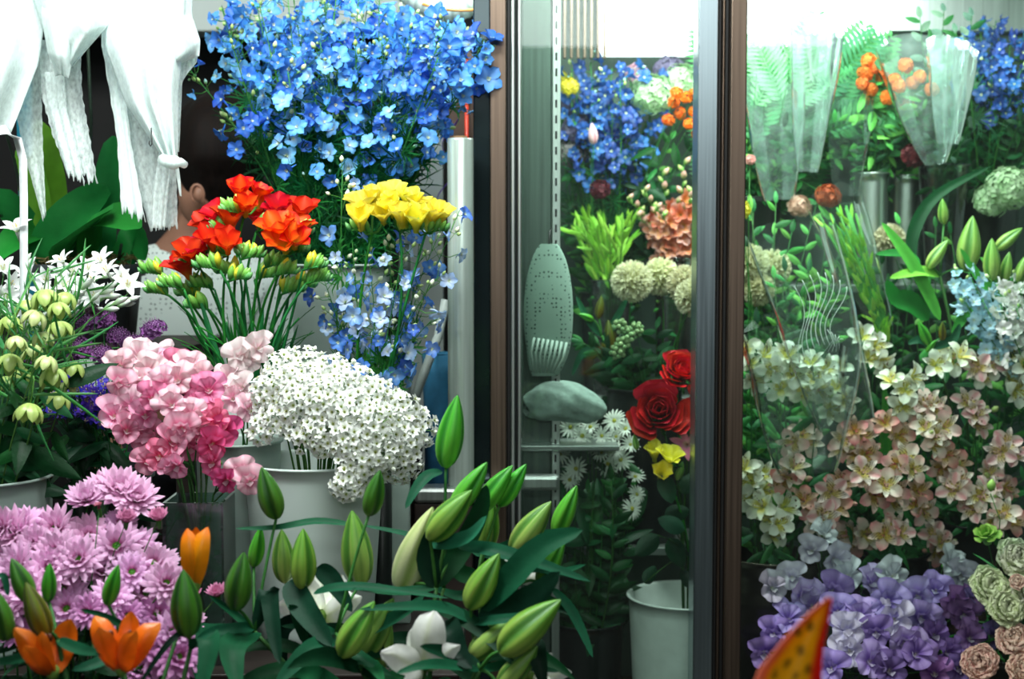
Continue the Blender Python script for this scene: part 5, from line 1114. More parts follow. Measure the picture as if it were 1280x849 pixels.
# ------------------------------------------------------------------ inside the cooler
def spray(name, label, cat, ves, H, head, hname, n, group=None, sc=1.0, leaves=None, nl=6, r=.0017, c=C(50, 120, 50), sub_=None, lz=(.4, .92), lsc=1.0, pts=None):
    H = Vector(H); n = Vector(n).normalized(); root, pts = plant(name, label, cat, ves, H-n*.006, r, c, group=group, pts=pts)
    b = put(root, hname, head, H, n, sc)
    if sub_: sub(b, 'disc', sub_)
    for k in range(nl if leaves else 0):
        p, t = along(pts, U(*lz)); d = rv(1)+TOCAM*.4+Z*.3; put(root, 'leaf', R.choice(leaves), p, TOCAM+Z*.6+rv(.5), U(.7, 1.15)*lsc, xax=d)
    return root, pts
def leafy(name, label, ves, H, leaves, n, group, u0=.35, sc=1.0, pair=True, r=.0018, c=C(50, 110, 50), cat='foliage', pts=None):
    root, pts = plant(name, label, cat, ves, H, r, c, group=group, pts=pts)
    for k in range(n):
        u = u0+(1-u0)*(k+.5)/n; p, t = along(pts, u); s_ = t.cross(Vector((0, 1, 0))); 
        if s_.length < .1: s_ = Vector((1, 0, 0))
        s_.normalize(); sg = 1 if k % 2 else -1; d = s_*sg+t*.7+rv(.3)
        put(root, 'leaf', R.choice(leaves), p, TOCAM+rv(.4), U(.8, 1.15)*sc*(1.1-.5*(k/n)), xax=d)
    d = along(pts, 1)[1]; put(root, 'leaf', R.choice(leaves), pts[-1], TOCAM+rv(.3), sc*.6, xax=d)
    return root
# red roses
def rose(label, px, py, d, s, c1, c2, n):
    H = P(px, py, d); n = Vector(n).normalized(); root, pts = plant('rose', label, 'flower', V_rose, H-n*.02, .0028, C(50, 100, 40))
    b = MB(); b.ball((0, 0, -.012*s), .012*s, 10, 6, C(60, 110, 50)); 
    for k in range(5): b.petal(k*1.256, .022*s, .008*s, -10, -50, 4, 2, .8, .7, .3, col=C(50, 110, 45), r0=.008*s, z0=-.014*s)
    bo = put(root, 'blossom', b.mesh('calyx', LEAF), H, n, 1.0, 0.0)
    for k in range(24):
        t = k/23; m = MB(); r0 = (.0025+.017*t)*s; L = (.030+.010*t)*s; W = (.020+.038*t)*s; a0 = 92-26*t; a1 = 84-80*t**1.6
        m.petal(k*2.18+U(-.15, .15), L, W, a0, a1+U(-8, 8), 8, 8, 2.3, .36, .55-.2*t, .02, 1.4, lambda tt, q: mix(c1, c2, sm(tt, .3, 1)), r0=r0, z0=-.006*t*s, base=.55, ph=U(0, 6))
        sub(bo, 'petal', m.mesh('petal', PETR))
    return root, pts
PETR = tintmat('rose_petal', .5, .12, .10, .3)
rr1, rp1 = rose('upper red rose half behind the steel door stile', 850, 470, 2.62, 1.0, C(120, 4, 8), C(214, 14, 20), (.15, -.7, .75))
rr2, rp2 = rose('larger dark red rose just below the upper rose', 824, 518, 2.59, 1.28, C(90, 2, 6), C(178, 10, 16), (-.1, -.9, .45))
rr3, rp3 = rose('red rose bud peeping behind the door stile', 872, 505, 2.66, .8, C(100, 4, 8), C(190, 12, 18), (.3, -.7, .4))
RLEAF = [leafm(.058, .036, C(26, 74, 48), curl=-.3, q=.55, nm='rose_leaf'), leafm(.05, .032, C(20, 62, 40), curl=-.2, q=.55)]
for (x, y, d, s, ax) in [(832, 612, 2.56, 1.1, (.15, 0, -1)), (808, 682, 2.55, 1.1, (-.8, 0, -.7)), (838, 655, 2.56, .9, (-.7, 0, .3)), (850, 640, 2.58, 1, (.8, 0, .2)), (862, 600, 2.6, .9, (.5, 0, .8)), (845, 690, 2.6, 1, (.4, 0, -.9)), (818, 715, 2.62, .8, (.5, 0, .6)), (855, 720, 2.6, .8, (-.5, 0, .6)), (870, 680, 2.6, .9, (.5, 0, .6))]:
    T = P(x, y, d); u = .78 if y < 640 else .6; a, _ = along(rp2, u); root = rr2; mb = MB(); v = Vector(ax).normalized(); q = T-v*.028
    mb.tube(bez(a, (a+q)/2+Z*.01, q, 4), .0011, .0009, 5, C(50, 90, 40)); part('leaf_stalk', mb, LEAF, root); put(root, 'leaf', R.choice(RLEAF), q, TOCAM+Z*.3+rv(.3), s, xax=v)
bud_r = lilybud(1, .22, C(120, 180, 80), C(190, 210, 120), C(60, 120, 40))
freesia('yellow freesia under the red roses in the cooler', V_rose, P(828, 585, 2.57), [(818, 562, 2.55), (838, 568, 2.54), (828, 590, 2.54)], FYE, 1, 3, 1, None, scale=.8)
root, pts = plant('lily', 'pink striped lily blossom behind the edge of the door stile', 'flower', V_rose, P(862, 570, 2.58), .002)
o = put(root, 'blossom', star(.040, .013, 6, C(240, 220, 200), C(228, 130, 165), 50, 5, 'striped_lily', .3, 0), P(860, 556, 2.57), (-.5, -1, .3), 1.0)
put(root, 'bud', bud_r, P(846, 600, 2.57), (.35, -.2, 1), .034); put(root, 'bud', bud_r, P(796, 562, 2.58), (-.2, -.2, 1), .03)
# white daisies
DZ = [daisy(), daisy(15, .019, .0038, a1=15), daisy(19, .022, .004, a1=-25)]; DZC = disc(.0045, C(190, 190, 60), C(150, 170, 60), 18)
for i, (px, py) in enumerate([(713, 534), (738, 534), (768, 526), (752, 545), (770, 546), (752, 566), (700, 568), (794, 596), (796, 618), (720, 586), (782, 536), (768, 562), (788, 556), (736, 556), (712, 600), (776, 575), (728, 545), (790, 636), (760, 580)]):
    H = P(px, py, 2.66+U(-.04, .04)); spray('daisy', 'small white daisy with thin petals left of red roses', 'flower', V_daisy, H, DZ[i % 3], 'flower_head', (U(-.6, .6), -.9, U(.0, 1.0)), 'white daisies left of the red roses', U(.85, 1.1), LSM, 5, .0011, sub_=DZC)
# dark greenery low in the cooler
RUS = [leafm(.052, .020, C(26, 92, 44), nm='ruscus_leaf'), leafm(.045, .017, C(40, 118, 56)), leafm(.06, .022, C(18, 70, 36))]
BRT = [leafm(.045, .017, C(90, 180, 80)), leafm(.05, .016, C(120, 200, 90)), leafm(.04, .014, C(70, 160, 80))]
SIL = [leafm(.035, .018, C(130, 165, 140), q=.5), leafm(.03, .016, C(110, 150, 130), q=.5)]
for i in range(9):
    leafy('leafy_stem', 'dark leafy stem in shade below the white daisies', V_daisy, P(U(665, 800), U(590, 700), 2.68+U(-.06, .06)), RUS, 16, 'dark leafy stems below the white daisies', .3, 1.0)
for i in range(9):
    leafy('leafy_stem', 'dark leafy stem around the black bucket below pompons', V_pomp, P(U(720, 870), U(375, 450), 2.74+U(-.05, .08)), RUS, 18, 'dark leafy stems below the cream pompons', .3, 1.0)
# pompons
PM = [pompon(.040), pompon(.037, 200), pompon(.036, 200, C(190, 190, 140), C(228, 222, 190))]
for (px, py, d, k, lab) in [(790, 352, 2.70, 0, 'cream pompon chrysanthemum at the left of its row'), (826, 346, 2.73, 1, 'cream pompon chrysanthemum in the middle of its row'), (856, 355, 2.70, 2, 'cream pompon chrysanthemum beside the steel door stile'), (868, 372, 2.66, 1, 'lowest cream pompon partly behind the door stile')]:
    spray('pompon_chrysanthemum', lab, 'flower', V_pomp, P(px, py, d), PM[k], 'flower_head', (U(-.2, .2), -.8, .5), None, 1.0, RUS, 6, .0022, lz=(.3, .8))
# lime bunch in glass vase
LIME = [leafm(.055, .011, C(150, 215, 70), C(110, 180, 50), curl=.1, q=.6), leafm(.05, .010, C(175, 228, 95), C(130, 190, 60), curl=.05, q=.6)]
for i in range(14):
    H = P(716+70*i/13+U(-5, 5), 272+U(-8, 22), 2.90+U(-.03, .04)); root, pts = plant('lime_foliage', 'lime green tufted stem in the small glass vase', 'foliage', V_gb, H, .0022, C(150, 200, 80), C(60, 130, 50), group='lime green tufted stems')
    for k in range(16):
        p, t = along(pts, .62+.38*k/16); d = t*1.2+rv(.6); put(root, 'leaf', R.choice(LIME), p, TOCAM+rv(.5), U(.55, .85), xax=d)
# peach snapdragons
PCH = [funnel(.030, 0, .018, C(236, 190, 90), C(238, 160, 120), C(240, 190, 180), 75, 20), funnel(.028, 0, .017, C(240, 220, 130), C(238, 175, 150), C(246, 205, 200), 75, 10), funnel(.03, 0, .018, C(225, 140, 70), C(228, 130, 95), C(240, 170, 150), 75, 25)]
GB = [ellbud(.006, .022, C(110, 170, 70), C(232, 170, 160), nm='snapdragon_bud'), ellbud(.005, .018, C(100, 165, 70), C(190, 200, 120), nm='snapdragon_bud')]
for i, (px, py, sl) in enumerate([(855, 206, .1), (828, 220, -.1), (785, 250, -.9), (805, 240, -.5), (868, 235, .2), (845, 255, 0), (820, 262, -.3), (872, 262, .3), (795, 272, -.6)]):
    H = P(px, py, 2.88+U(-.03, .04)); root, pts = plant('snapdragon', 'peach snapdragon spike with green pink buds', 'flower', V_pch, H, .002, C(100, 160, 70), group='peach snapdragons beside the door stile')
    for k in range(13):
        u = 1-.42*k/13; p, t = along(pts, u); a = k*2.4; d = (Vector((cos(a), sin(a)-.5, .35))).normalized()
        if k < 5: put(root, 'bud', GB[k % 2], p, d+Z*.8, U(.8, 1.1))
        else: put(root, 'blossom', R.choice(PCH), p, d, U(.8, 1.05))
    for k in range(6):
        p, t = along(pts, U(.3, .6)); put(root, 'leaf', R.choice(BRT), p, TOCAM+rv(.5), .9, xax=rv(1)+Z*.5)
# blurred blue delphiniums of the middle
DDEEP = [delph(C(16, 90, 180), C(40, 115, 195)), delph(C(30, 115, 205), C(70, 140, 215)), delph(C(14, 66, 150), C(40, 90, 170)), delph(C(20, 84, 170), C(50, 110, 190), cl=40)]
for i, (px, py) in enumerate([(715, 85), (738, 78), (765, 85), (790, 84), (745, 105), (775, 100), (720, 112), (800, 118), (765, 130), (740, 130), (785, 140), (815, 96)]):
    delphinium('deep blue delphinium seen through the middle glass', V_mid, P(px, py, 2.92+U(-.06, .06)), DDEEP, 'deep blue delphiniums behind the middle glass', n_b=14, span=.34, spread=.03, n_f=10, n_bud=3, bottom=.2, bsc=1.0)
for i in range(12):
    leafy('leafy_stem', 'green leafy stem behind the blue flowers of the middle', V_mid, P(U(705, 880), U(150, 250), 3.0+U(-.05, .05)), RUS+BRT, 22, 'green leafy stems behind the middle glass', .2, 1.1)
HY = cluster(150, .045, .009, C(165, 205, 150), C(205, 228, 190), 'hydrangea_head'); DUS = cluster(110, .032, .007, C(120, 110, 150), C(150, 140, 170), 'statice_head'); BUR = cluster(90, .02, .006, C(70, 18, 26), C(110, 34, 40), 'dark_head'); YEL = cluster(50, .018, .006, C(225, 215, 40), C(240, 230, 90), 'yellow_head'); PNK = cluster(90, .028, .008, C(220, 170, 190), C(238, 205, 215), 'pink_head')
DUSTY = cluster(110, .034, .007, C(120, 112, 116), C(160, 150, 150), 'dusty_head')
def one(px, py, d, head, label, ves=V_mid, nm='filler_flower', sc=1.0, nn=(0, -.8, .6), leaves=RUS, nl=3):
    return spray(nm, label, 'flower', ves, P(px, py, d), head, 'flower_head', nn, None, sc, leaves, nl, .0018)
one(815, 118, 2.93, HY, 'pale green hydrangea head blurred behind the middle glass', nm='hydrangea'); one(850, 102, 2.98, HY, 'second pale green hydrangea higher beside the orange blooms', nm='hydrangea', sc=.9)
one(722, 160, 2.95, DUS, 'dusty purple statice at the left behind middle glass', nm='statice'); one(715, 190, 2.96, DUSTY, 'greyish dusty flower below the purple statice', nm='statice'); one(710, 130, 2.97, DUS, 'purple statice under the small yellow head', nm='statice', sc=.8)
one(838, 90, 3.0, DUS, 'purple haze of statice below the white light panel', nm='statice', sc=1.1)
one(750, 237, 2.84, BUR, 'dark burgundy flower head above the lime bunch', V_gb, 'scabiosa'); one(712, 108, 2.9, YEL, 'small yellow flower head standing in for a reflection near the slotted upright', nm='goldenrod'); one(700, 96, 2.95, YEL, 'yellow flower head behind the slotted upright', nm='goldenrod', sc=.8); one(796, 92, 2.96, PNK, 'pale pink flower head under the lit panel', nm='hydrangea', sc=.8)  # the small yellow head by the upright replaces a yellow reflection
TUL = lilybud(1, .26, C(220, 170, 180), C(230, 200, 195), C(190, 120, 130))
root, pts = plant('tulip', 'pale pink tulip bud among the blurred blue flowers', 'flower', V_mid, P(742, 180, 2.85), .002); put(root, 'bud', TUL, P(742, 180, 2.85), (-.1, -.1, 1), .042)
ORB = cluster(22, .010, .006, C(240, 110, 20), C(250, 140, 50), 'orange_bloom', .8)
for i, (px, py) in enumerate([(842, 128), (858, 122), (868, 140), (850, 142), (835, 150), (862, 155), (872, 168), (846, 116), (868, 118)]):
    spray('orange_flower', 'small round orange bloom left of the steel door stile', 'flower', V_mid, P(px, py, 2.86+U(-.03, .03)), ORB, 'flower_head', (U(-.3, .3), -.8, .6), 'small orange blooms behind the middle glass', 1.1, RUS, 4, .0012)
# lily buds and berries under the lime bunch
lily('lily stem with orange tinged buds below the lime bunch', V_pomp, (752, 420), 2.76, [(748, 398, 752, 370, 5, 0), (742, 400, 722, 392, 6, .0), (765, 440, 760, 400, 5, .01), (758, 440, 752, 428, 5, -.02)], [([(752, 420, 0), (735, 400, 0), (720, 370, 0)], 10), ([(752, 430, 0), (770, 400, 0), (785, 370, 0)], 10), ([(752, 440, 0), (730, 440, 0), (715, 470, 0)], 10), ([(755, 440, 0), (765, 470, 0), (785, 480, 0)], 10)], r=.002)
GBER = cluster(12, .012, .005, C(120, 165, 110), C(165, 195, 140), 'berry_head', 1.0, 'ball')
for i, (px, py) in enumerate([(775, 408), (786, 420), (778, 430), (795, 412), (772, 440)]):
    spray('berry_sprig', 'sprig of pale green berries below the pompons', 'berries', V_pomp, P(px, py, 2.68), GBER, 'berries', (0, -.8, .5), 'pale green berry sprigs', 1.0, RUS, 3, .0012)
# solid stand-ins for a reflected dotted sleeve and arm, behind the left pane
bg = thing('sleeve_reflection', 'pale dotted pleated shape standing in for a sleeve reflected in the glass', 'bag', P(684, 470, 2.56))
rows = []; cols = []
for i in range(26):
    t = i/25; row = []; y = 305+165*t
    hw2 = 31*(sin(PI*min(.985, .02+.92*t))**.40)*(1-.0*t)
    for j in range(40):
        a = 2*PI*j/40; pl = 1+.05*sin(13*a)*sm(t, .55, 1); cxp = 686-1*t+(0 if t < .8 else -4*(t-.8)*5)
        c0 = P(cxp, y, 2.555); row.append(c0+Vector((cos(a)*PX(hw2, 2.55)*pl, sin(a)*.020*pl*(sin(PI*min(.97, .08+.84*t))), 0)))
    rows.append(row); cols.append([(.5, .5, .5)]*40)
mb = MB(); mb.grid(rows, cols, 0, True); part('cloth', mb, DOTS2, bg)
mb = MB()
for k in range(8):
    a = k/7; mb.tube([P(668+40*a, 422+6*a, 2.533-.004*sin(PI*a)), P(664+40*a, 440+8*a, 2.530-.006*sin(PI*a)), P(668+26*a, 466, 2.538)], .0026, .0016, 6)
part('pleat', mb, flat('pleat_cloth', C(150, 172, 160), .8), bg)
mb = MB(); mb.tube([P(686, 308, 2.555), P(687, 290, 2.57), P(690, 284, 2.58)], .0015, .0015, 6); part('cord', mb, RUBBER, bg)
tw_ = thing('arm_reflection', 'crumpled grey white shape standing in for an arm reflected in the glass', 'towel', P(706, 529, 2.62))  # added solid shape where the glass reflects an arm
mb = MB(); rows = []; cols = []
for i in range(30):
    t = i/29; c0 = P(658+96*t, 506+5*t-6*sin(PI*t), 2.60); row = []
    rr_ = PX(25, 2.6)*(sin(PI*(.06+.88*t))**.4)
    for j in range(26):
        a = 2*PI*j/26; f = 1+.07*sin(3*a+t*9)+.05*sin(7*a-t*14); row.append(c0+Vector((.006*sin(a*2+t*8), cos(a)*rr_*.8*f, sin(a)*rr_*f)))
    rows.append(row); cols.append([(.5, .5, .5)]*26)
mb.grid(rows, cols, 0, True); part('cloth', mb, flat('reflected_arm', C(125, 148, 138), .9, 0, .3, 60, .6, bdist=.004), tw_)
boxpart('shelf', (.014, 2.56, .868), (.195, 2.66, .878), ssm, ck)

# --- right pane: alstroemerias
AW = [alstro(C(242, 245, 228), C(248, 250, 242), C(236, 226, 120), C(90, 80, 30)), alstro(C(246, 248, 236), C(228, 238, 215), C(228, 224, 110), C(90, 80, 30)), alstro(C(224, 232, 205), C(242, 240, 230), C(232, 220, 120), None)]
AP = [alstro(C(246, 228, 214), C(238, 170, 170), C(236, 216, 120)), alstro(C(242, 212, 198), C(226, 120, 135), C(232, 200, 100)), alstro(C(246, 226, 218), C(240, 200, 196), C(236, 216, 130), pink=C(214, 50, 90)), alstro(C(238, 200, 180), C(222, 110, 120), C(226, 190, 100)), alstro(C(250, 240, 226), C(240, 190, 184), C(238, 220, 120))]
AST = [leafm(.06, .014, C(40, 120, 60), nm='alstroemeria_leaf'), leafm(.05, .012, C(28, 96, 50))]
ABD = [ellbud(.006, .022, C(110, 170, 80), C(190, 205, 130), nm='alstroemeria_bud'), ellbud(.0055, .02, C(100, 160, 80), C(225, 160, 150))]
def alst(label, ves, spots, bl, d, group=None, nb=2, sc=1.0):
    x0 = sum(a[0] for a in spots)/len(spots); y0 = sum(a[1] for a in spots)/len(spots)
    H = P(x0, y0+16, d+.04); root, pts = plant('alstroemeria', label, 'flower', ves, H, .0019, C(60, 120, 60), group=group); mb = MB()
    for a in spots:
        T = P(a[0], a[1], d+U(-.03, .02)); n = (TOCAM*1.0+Vector(((a[0]-x0)*.02, 0, -(a[1]-y0)*.02))+Z*.25+rv(.35)).normalized(); b = T-n*.022
        mb.tube(bez(H, (H+b)/2+Z*.006, b, 3), .0011, .0011, 5, C(80, 130, 70)); put(root, 'blossom', R.choice(a[2] if len(a) > 2 else bl), b, n, U(.9, 1.1)*sc)
    for k in range(nb):
        q = H+Vector((U(-.03, .03), U(-.03, 0), U(.0, .04))); mb.tube([H, q], .0009, .0008, 4, C(80, 130, 70)); put(root, 'bud', R.choice(ABD), q, q-H+TOCAM*.02, U(.8, 1.1))
    part('flower_stalk', mb, LEAF, root)
    for k in range(9):
        p, t = along(pts, U(.45, 1)); put(root, 'leaf', R.choice(AST), p, TOCAM+Z*.5+rv(.5), U(.8, 1.2), xax=rv(1)+TOCAM*.2)
    return root
alst('white alstroemeria at the upper left beside the brown stile', V_rib, [(938, 452), (960, 440), (945, 478), (930, 436)], AW, 2.62)
alst('white alstroemeria with two yellow throats near the upper left', V_rib, [(965, 462), (985, 440), (992, 465), (975, 485)], AW, 2.60)
alst('white alstroemeria in the centre of the upper white group', V_rib, [(1012, 448), (1018, 470), (1035, 458), (1005, 490), (1030, 490)], AW, 2.60)
alst('white alstroemeria in the third cluster from the brown stile', V_rib, [(1045, 480), (1060, 500), (1048, 455), (1040, 512)], AW, 2.66)
alst('white alstroemeria standing highest left of the lily buds', V_pink, [(1078, 418), (1100, 430), (1090, 445), (1108, 455)], AW, 2.68)
alst('white alstroemeria with a large open blossom facing out', V_pink, [(1132, 486), (1112, 470), (1148, 470), (1128, 508)], AW, 2.62)
alst('white alstroemeria right of the large open blossom', V_pink, [(1180, 440), (1195, 450), (1172, 455), (1205, 440)], AW, 2.66)
alst('pinkish white alstroemeria under the pale blue flowers', V_pink, [(1222, 458), (1240, 452), (1230, 470), (1256, 448)], [AP[2], AW[0]], 2.64)
alst('white alstroemeria at the right frame edge', V_glily, [(1268, 470), (1285, 455), (1275, 490), (1262, 440)], AW, 2.64)
alst('white alstroemeria cluster low beside the brown stile', V_rib, [(935, 600), (955, 590), (940, 625), (962, 612), (930, 580)], AW, 2.56)
alst('lowest white alstroemeria cluster above the ribbed bucket', V_rib, [(960, 645), (978, 655), (950, 632), (985, 632), (970, 668)], AW, 2.55)
pk = [((1003, 541), (990, 555), (1012, 552)), ((1068, 536), (1055, 548), (1080, 545)), ((1069, 566), (1050, 560), (1085, 568)), ((1118, 533), (1105, 525), (1128, 545)), ((1133, 572), (1118, 582), (1145, 586)), ((1168, 543), (1155, 530), (1182, 532), (1172, 556)), ((1184, 568), (1196, 578), (1176, 588)), ((1040, 615), (1052, 603), (1045, 632)), ((1016, 636), (1005, 622), (1022, 655), (1030, 645)), ((1122, 612), (1108, 604), (1118, 628)), ((1143, 628), (1150, 612), (1158, 640)), ((1225, 619), (1238, 608), (1215, 635)), ((1248, 603), (1262, 612), (1240, 590)), ((1258, 553), (1268, 566), (1250, 566)), ((1118, 658), (1105, 668), (1130, 665)), ((1073, 677), (1085, 668), (1060, 668)), ((1180, 677), (1168, 668), (1175, 692)), ((987, 590), (978, 602), (995, 580)), ((1221, 515), (1210, 500), (1228, 530)), ((1090, 600), (1080, 588), (1096, 620)), ((1200, 600), (1205, 618), (1190, 610)), ((1160, 500), (1145, 512), (1172, 508)), ((1255, 640), (1268, 650), (1245, 655))]
where = ['nearest the brown stile, upper row', 'in the upper row, second from the left', 'just below the upper row at left', 'in the upper row, below the large white blossom', 'in the middle of the mass', 'with the largest freckled blossom, upper middle', 'just below the largest freckled one', 'left of the dark centre gap', 'at the left lower corner, beside the lowest white cluster', 'in the centre of the lower rows', 'right of the centre, lower rows', 'at the right above the green rosebud-like bud', 'near the right edge, mid height', 'at the right edge, beside the tall pink one', 'hanging low in the middle', 'lowest left of the middle', 'lowest on the right side', 'between the two white groups at left', 'tall with deep pink stripes near the upper right', 'left of the centre', 'right of centre in the shade', 'right below the large white blossom', 'at the right edge above the pale carnations']
for sp_, wh in zip(pk, where):
    alst('pink freckled alstroemeria '+wh, V_pink if sp_[0][0] < 1200 else V_glily, sp_, AP if sp_[0][0] not in (1221, 1258) else [AP[2]], 2.62+U(-.06, .05), nb=2)
# lavender sweet peas
SLV = spset((C(140, 112, 190), C(190, 172, 226)), (C(150, 124, 200), C(206, 192, 234)), (C(120, 92, 175), C(172, 148, 212)), (C(130, 110, 190), C(180, 170, 225)), s=1.4); SLG = spset((C(170, 175, 185), C(205, 210, 215)), (C(175, 170, 195), C(212, 208, 222)), s=1.25); SLW = spset((C(200, 195, 230), C(228, 224, 240)), s=1.4); SLP = spset((C(120, 75, 145), C(168, 120, 185)), (C(110, 80, 150), C(150, 125, 190)), s=1.35)
lvs = [('grey lavender sweet pea above the tip of the orange petal', [(1015, 690, 2.55, SLG), (1030, 672, 2.56, SLG), (1040, 700, 2.55, SLG)]), ('lavender sweet pea left behind the orange petal tip', [(1000, 745, 2.5, SLV), (990, 722, 2.52, SLG), (1015, 760, 2.5, SLV)]), ('single pale sweet pea blossom beside the ribbed bucket', [(964, 736, 2.48, SLG)]), ('lavender sweet pea with a white ruffled blossom at the centre', [(1058, 790, 2.44, SLW), (1048, 765, 2.46, SLV), (1075, 770, 2.45, SLV), (1062, 815, 2.44, SLW)]),
       ('large lavender sweet pea right of the white ruffled blossom', [(1108, 752, 2.45, SLV), (1095, 790, 2.44, SLV), (1118, 775, 2.45, SLW), (1128, 800, 2.45, SLV)]), ('small violet sweet pea low at the left of its bunch', [(955, 815, 2.46, SLV), (968, 792, 2.47, SLV), (985, 778, 2.47, SLV)]), ('lavender sweet pea at the right side of its bunch', [(1188, 752, 2.52, SLP), (1205, 768, 2.52, SLP), (1170, 740, 2.54, SLV), (1215, 750, 2.53, SLP)]),
       ('lavender sweet pea cut off by the lower frame edge', [(1085, 828, 2.42, SLV), (1040, 836, 2.42, SLV), (1110, 840, 2.42, SLP), (1142, 820, 2.43, SLV)]), ('violet sweet pea in shade right of the lavender mass', [(1150, 770, 2.48, SLV), (1165, 795, 2.48, SLP), (1148, 745, 2.5, SLV), (1180, 815, 2.47, SLP)]), ('grey lavender sweet pea under the lowest pink alstroemeria', [(1060, 722, 2.54, SLG), (1085, 732, 2.53, SLV), (1040, 738, 2.52, SLV), (1115, 722, 2.54, SLG)]), ('purple sweet pea near the pale pink carnations', [(1195, 835, 2.46, SLP), (1168, 845, 2.44, SLP), (1238, 795, 2.5, SLP), (1210, 800, 2.5, SLP)]), ('whitish sweet pea glimpsed behind the lavender ones', [(1184, 706, 2.6, SLG), (1200, 720, 2.6, SLG)])]
for lab, sp_ in lvs: sweet_pea(lab, V_lav, sp_)
# carnations and lisianthus
CG = [carn(C(190, 218, 140), C(232, 242, 200)), carn(C(200, 222, 150), C(242, 246, 218))]; CP = [carn(C(205, 120, 120), C(236, 205, 180)), carn(C(190, 100, 110), C(240, 215, 190))]
for (px, py, d, m, sc, lab) in [(1235, 735, 2.47, CG[0], 1.15, 'pale green carnation left of the others'), (1268, 700, 2.48, CG[1], 1.15, 'pale green carnation highest at the right edge'), (1256, 762, 2.44, CG[0], 1.1, 'pale green carnation lowest of its group'), (1284, 745, 2.45, CG[1], 1.1, 'pale green carnation cut by the right frame edge'), (1225, 830, 2.42, CP[0], 1.05, 'cream pink carnation at the bottom right'), (1266, 800, 2.43, CP[1], 1.0, 'cream pink carnation above the bottom right corner'), (1278, 838, 2.41, CP[0], 1.0, 'cream pink carnation in the bottom right corner'), (1272, 728, 2.42, CP[1], .45, 'small pinkish carnation bud between green carnations')]:
    spray('carnation', lab, 'flower', V_carn, P(px, py, d), m, 'flower_head', (U(-.3, .2), -.8, .5), None, sc, [NARROW[0]], 4, .0018)
GLB = [carn(C(120, 180, 60), C(190, 225, 110), .020, 14, .05), ellbud(.010, .030, C(120, 175, 70), C(180, 215, 110), nm='lisianthus_bud')]
root, pts = spray('lisianthus', 'half open lime green lisianthus above the carnations', 'flower', V_carn, P(1233, 670, 2.50), GLB[0], 'flower_head', (-.3, -.5, .7), None, 1.1, [NARROW[0]], 4)
put(root, 'bud', GLB[1], P(1238, 615, 2.5), (.1, -.1, 1), .8); mb = MB(); a, _ = along(pts, .8); mb.tube([a, P(1250, 650, 2.5), P(1238, 617, 2.5)], .001, .0009, 5, C(70, 140, 60)); part('flower_stalk', mb, LEAF, root)
# big green lilies in the cooler
BR = C(60, 150, 60)
lily('lily stem with upright pale bud right of the steel cylinders', V_glily, (1175, 345), 2.72, [(1208, 338, 1216, 270, 2, .02), (1160, 335, 1185, 300, 2, .0), (1180, 280, 1178, 248, 2, .05)], [([(1175, 345, 0), (1150, 340, 0), (1112, 348, -.02)], 18, .9, C(120, 190, 70)), ([(1175, 400, 0), (1140, 330, .0), (1102, 278, 0)], 18, .3, C(90, 180, 70)), ([(1150, 330, .03), (1130, 318, .03), (1095, 318, .02)], 16, .8, C(40, 130, 50)), ([(1160, 400, 0), (1140, 380, .0), (1118, 372, 0), (1108, 350, 0)], 30, .5, C(26, 110, 40)), ([(1140, 330, .05), (1142, 290, .06), (1170, 245, .07), (1238, 208, .08)], 17, .5, C(14, 66, 36))])
lily('lily stem with a cluster of pale buds at the right edge', V_glily, (1248, 370), 2.72, [(1240, 350, 1240, 298, 2, .0), (1255, 352, 1262, 315, 2, .01), (1245, 312, 1278, 285, 2, .03), (1272, 352, 1284, 318, 2, .0)], [([(1248, 370, 0), (1225, 350, 0), (1200, 310, 0)], 14, .5, BR), ([(1248, 370, 0), (1290, 340, 0), (1300, 300, 0)], 20, .5, BR), ([(1240, 380, 0), (1210, 390, 0), (1190, 420, 0)], 16, .5, BR)])
lily('small lily stem with one orange tinged bud above white blossoms', V_glily, (1165, 435), 2.66, [(1162, 432, 1148, 402, 6, 0), (1178, 425, 1178, 402, 5, .0), (1158, 440, 1170, 425, 6, .0)], [([(1165, 435, 0), (1150, 425, 0), (1135, 430, 0)], 12), ([(1165, 435, 0), (1190, 425, 0), (1200, 405, 0)], 12)], r=.002)
# pale blue and white delphiniums
DPB = [delph(C(150, 200, 225), C(190, 220, 235)), delph(C(170, 212, 232), C(205, 228, 238))]; DWH = [delph(C(225, 228, 222), C(235, 236, 230)), delph(C(232, 222, 224), C(238, 232, 232))]
for px, py in [(1195, 345), (1210, 340), (1222, 352), (1200, 370), (1228, 375)]: delphinium('pale ice blue delphinium in front of the lily buds', V_pdel, P(px, py, 2.66+U(-.03, .03)), DPB, 'ice blue delphiniums by the lily buds', n_b=14, span=.2, spread=.022, n_f=5, n_bud=3, bottom=.3, bsc=.8)
for px, py in [(1245, 355), (1260, 350), (1275, 362), (1250, 380), (1270, 385)]: delphinium('white delphinium at the right edge over alstroemerias', V_pdel, P(px, py, 2.64+U(-.03, .03)), DWH, 'white delphiniums at the right edge', n_b=14, span=.2, spread=.022, n_f=5, n_bud=3, bottom=.3, bsc=.85)
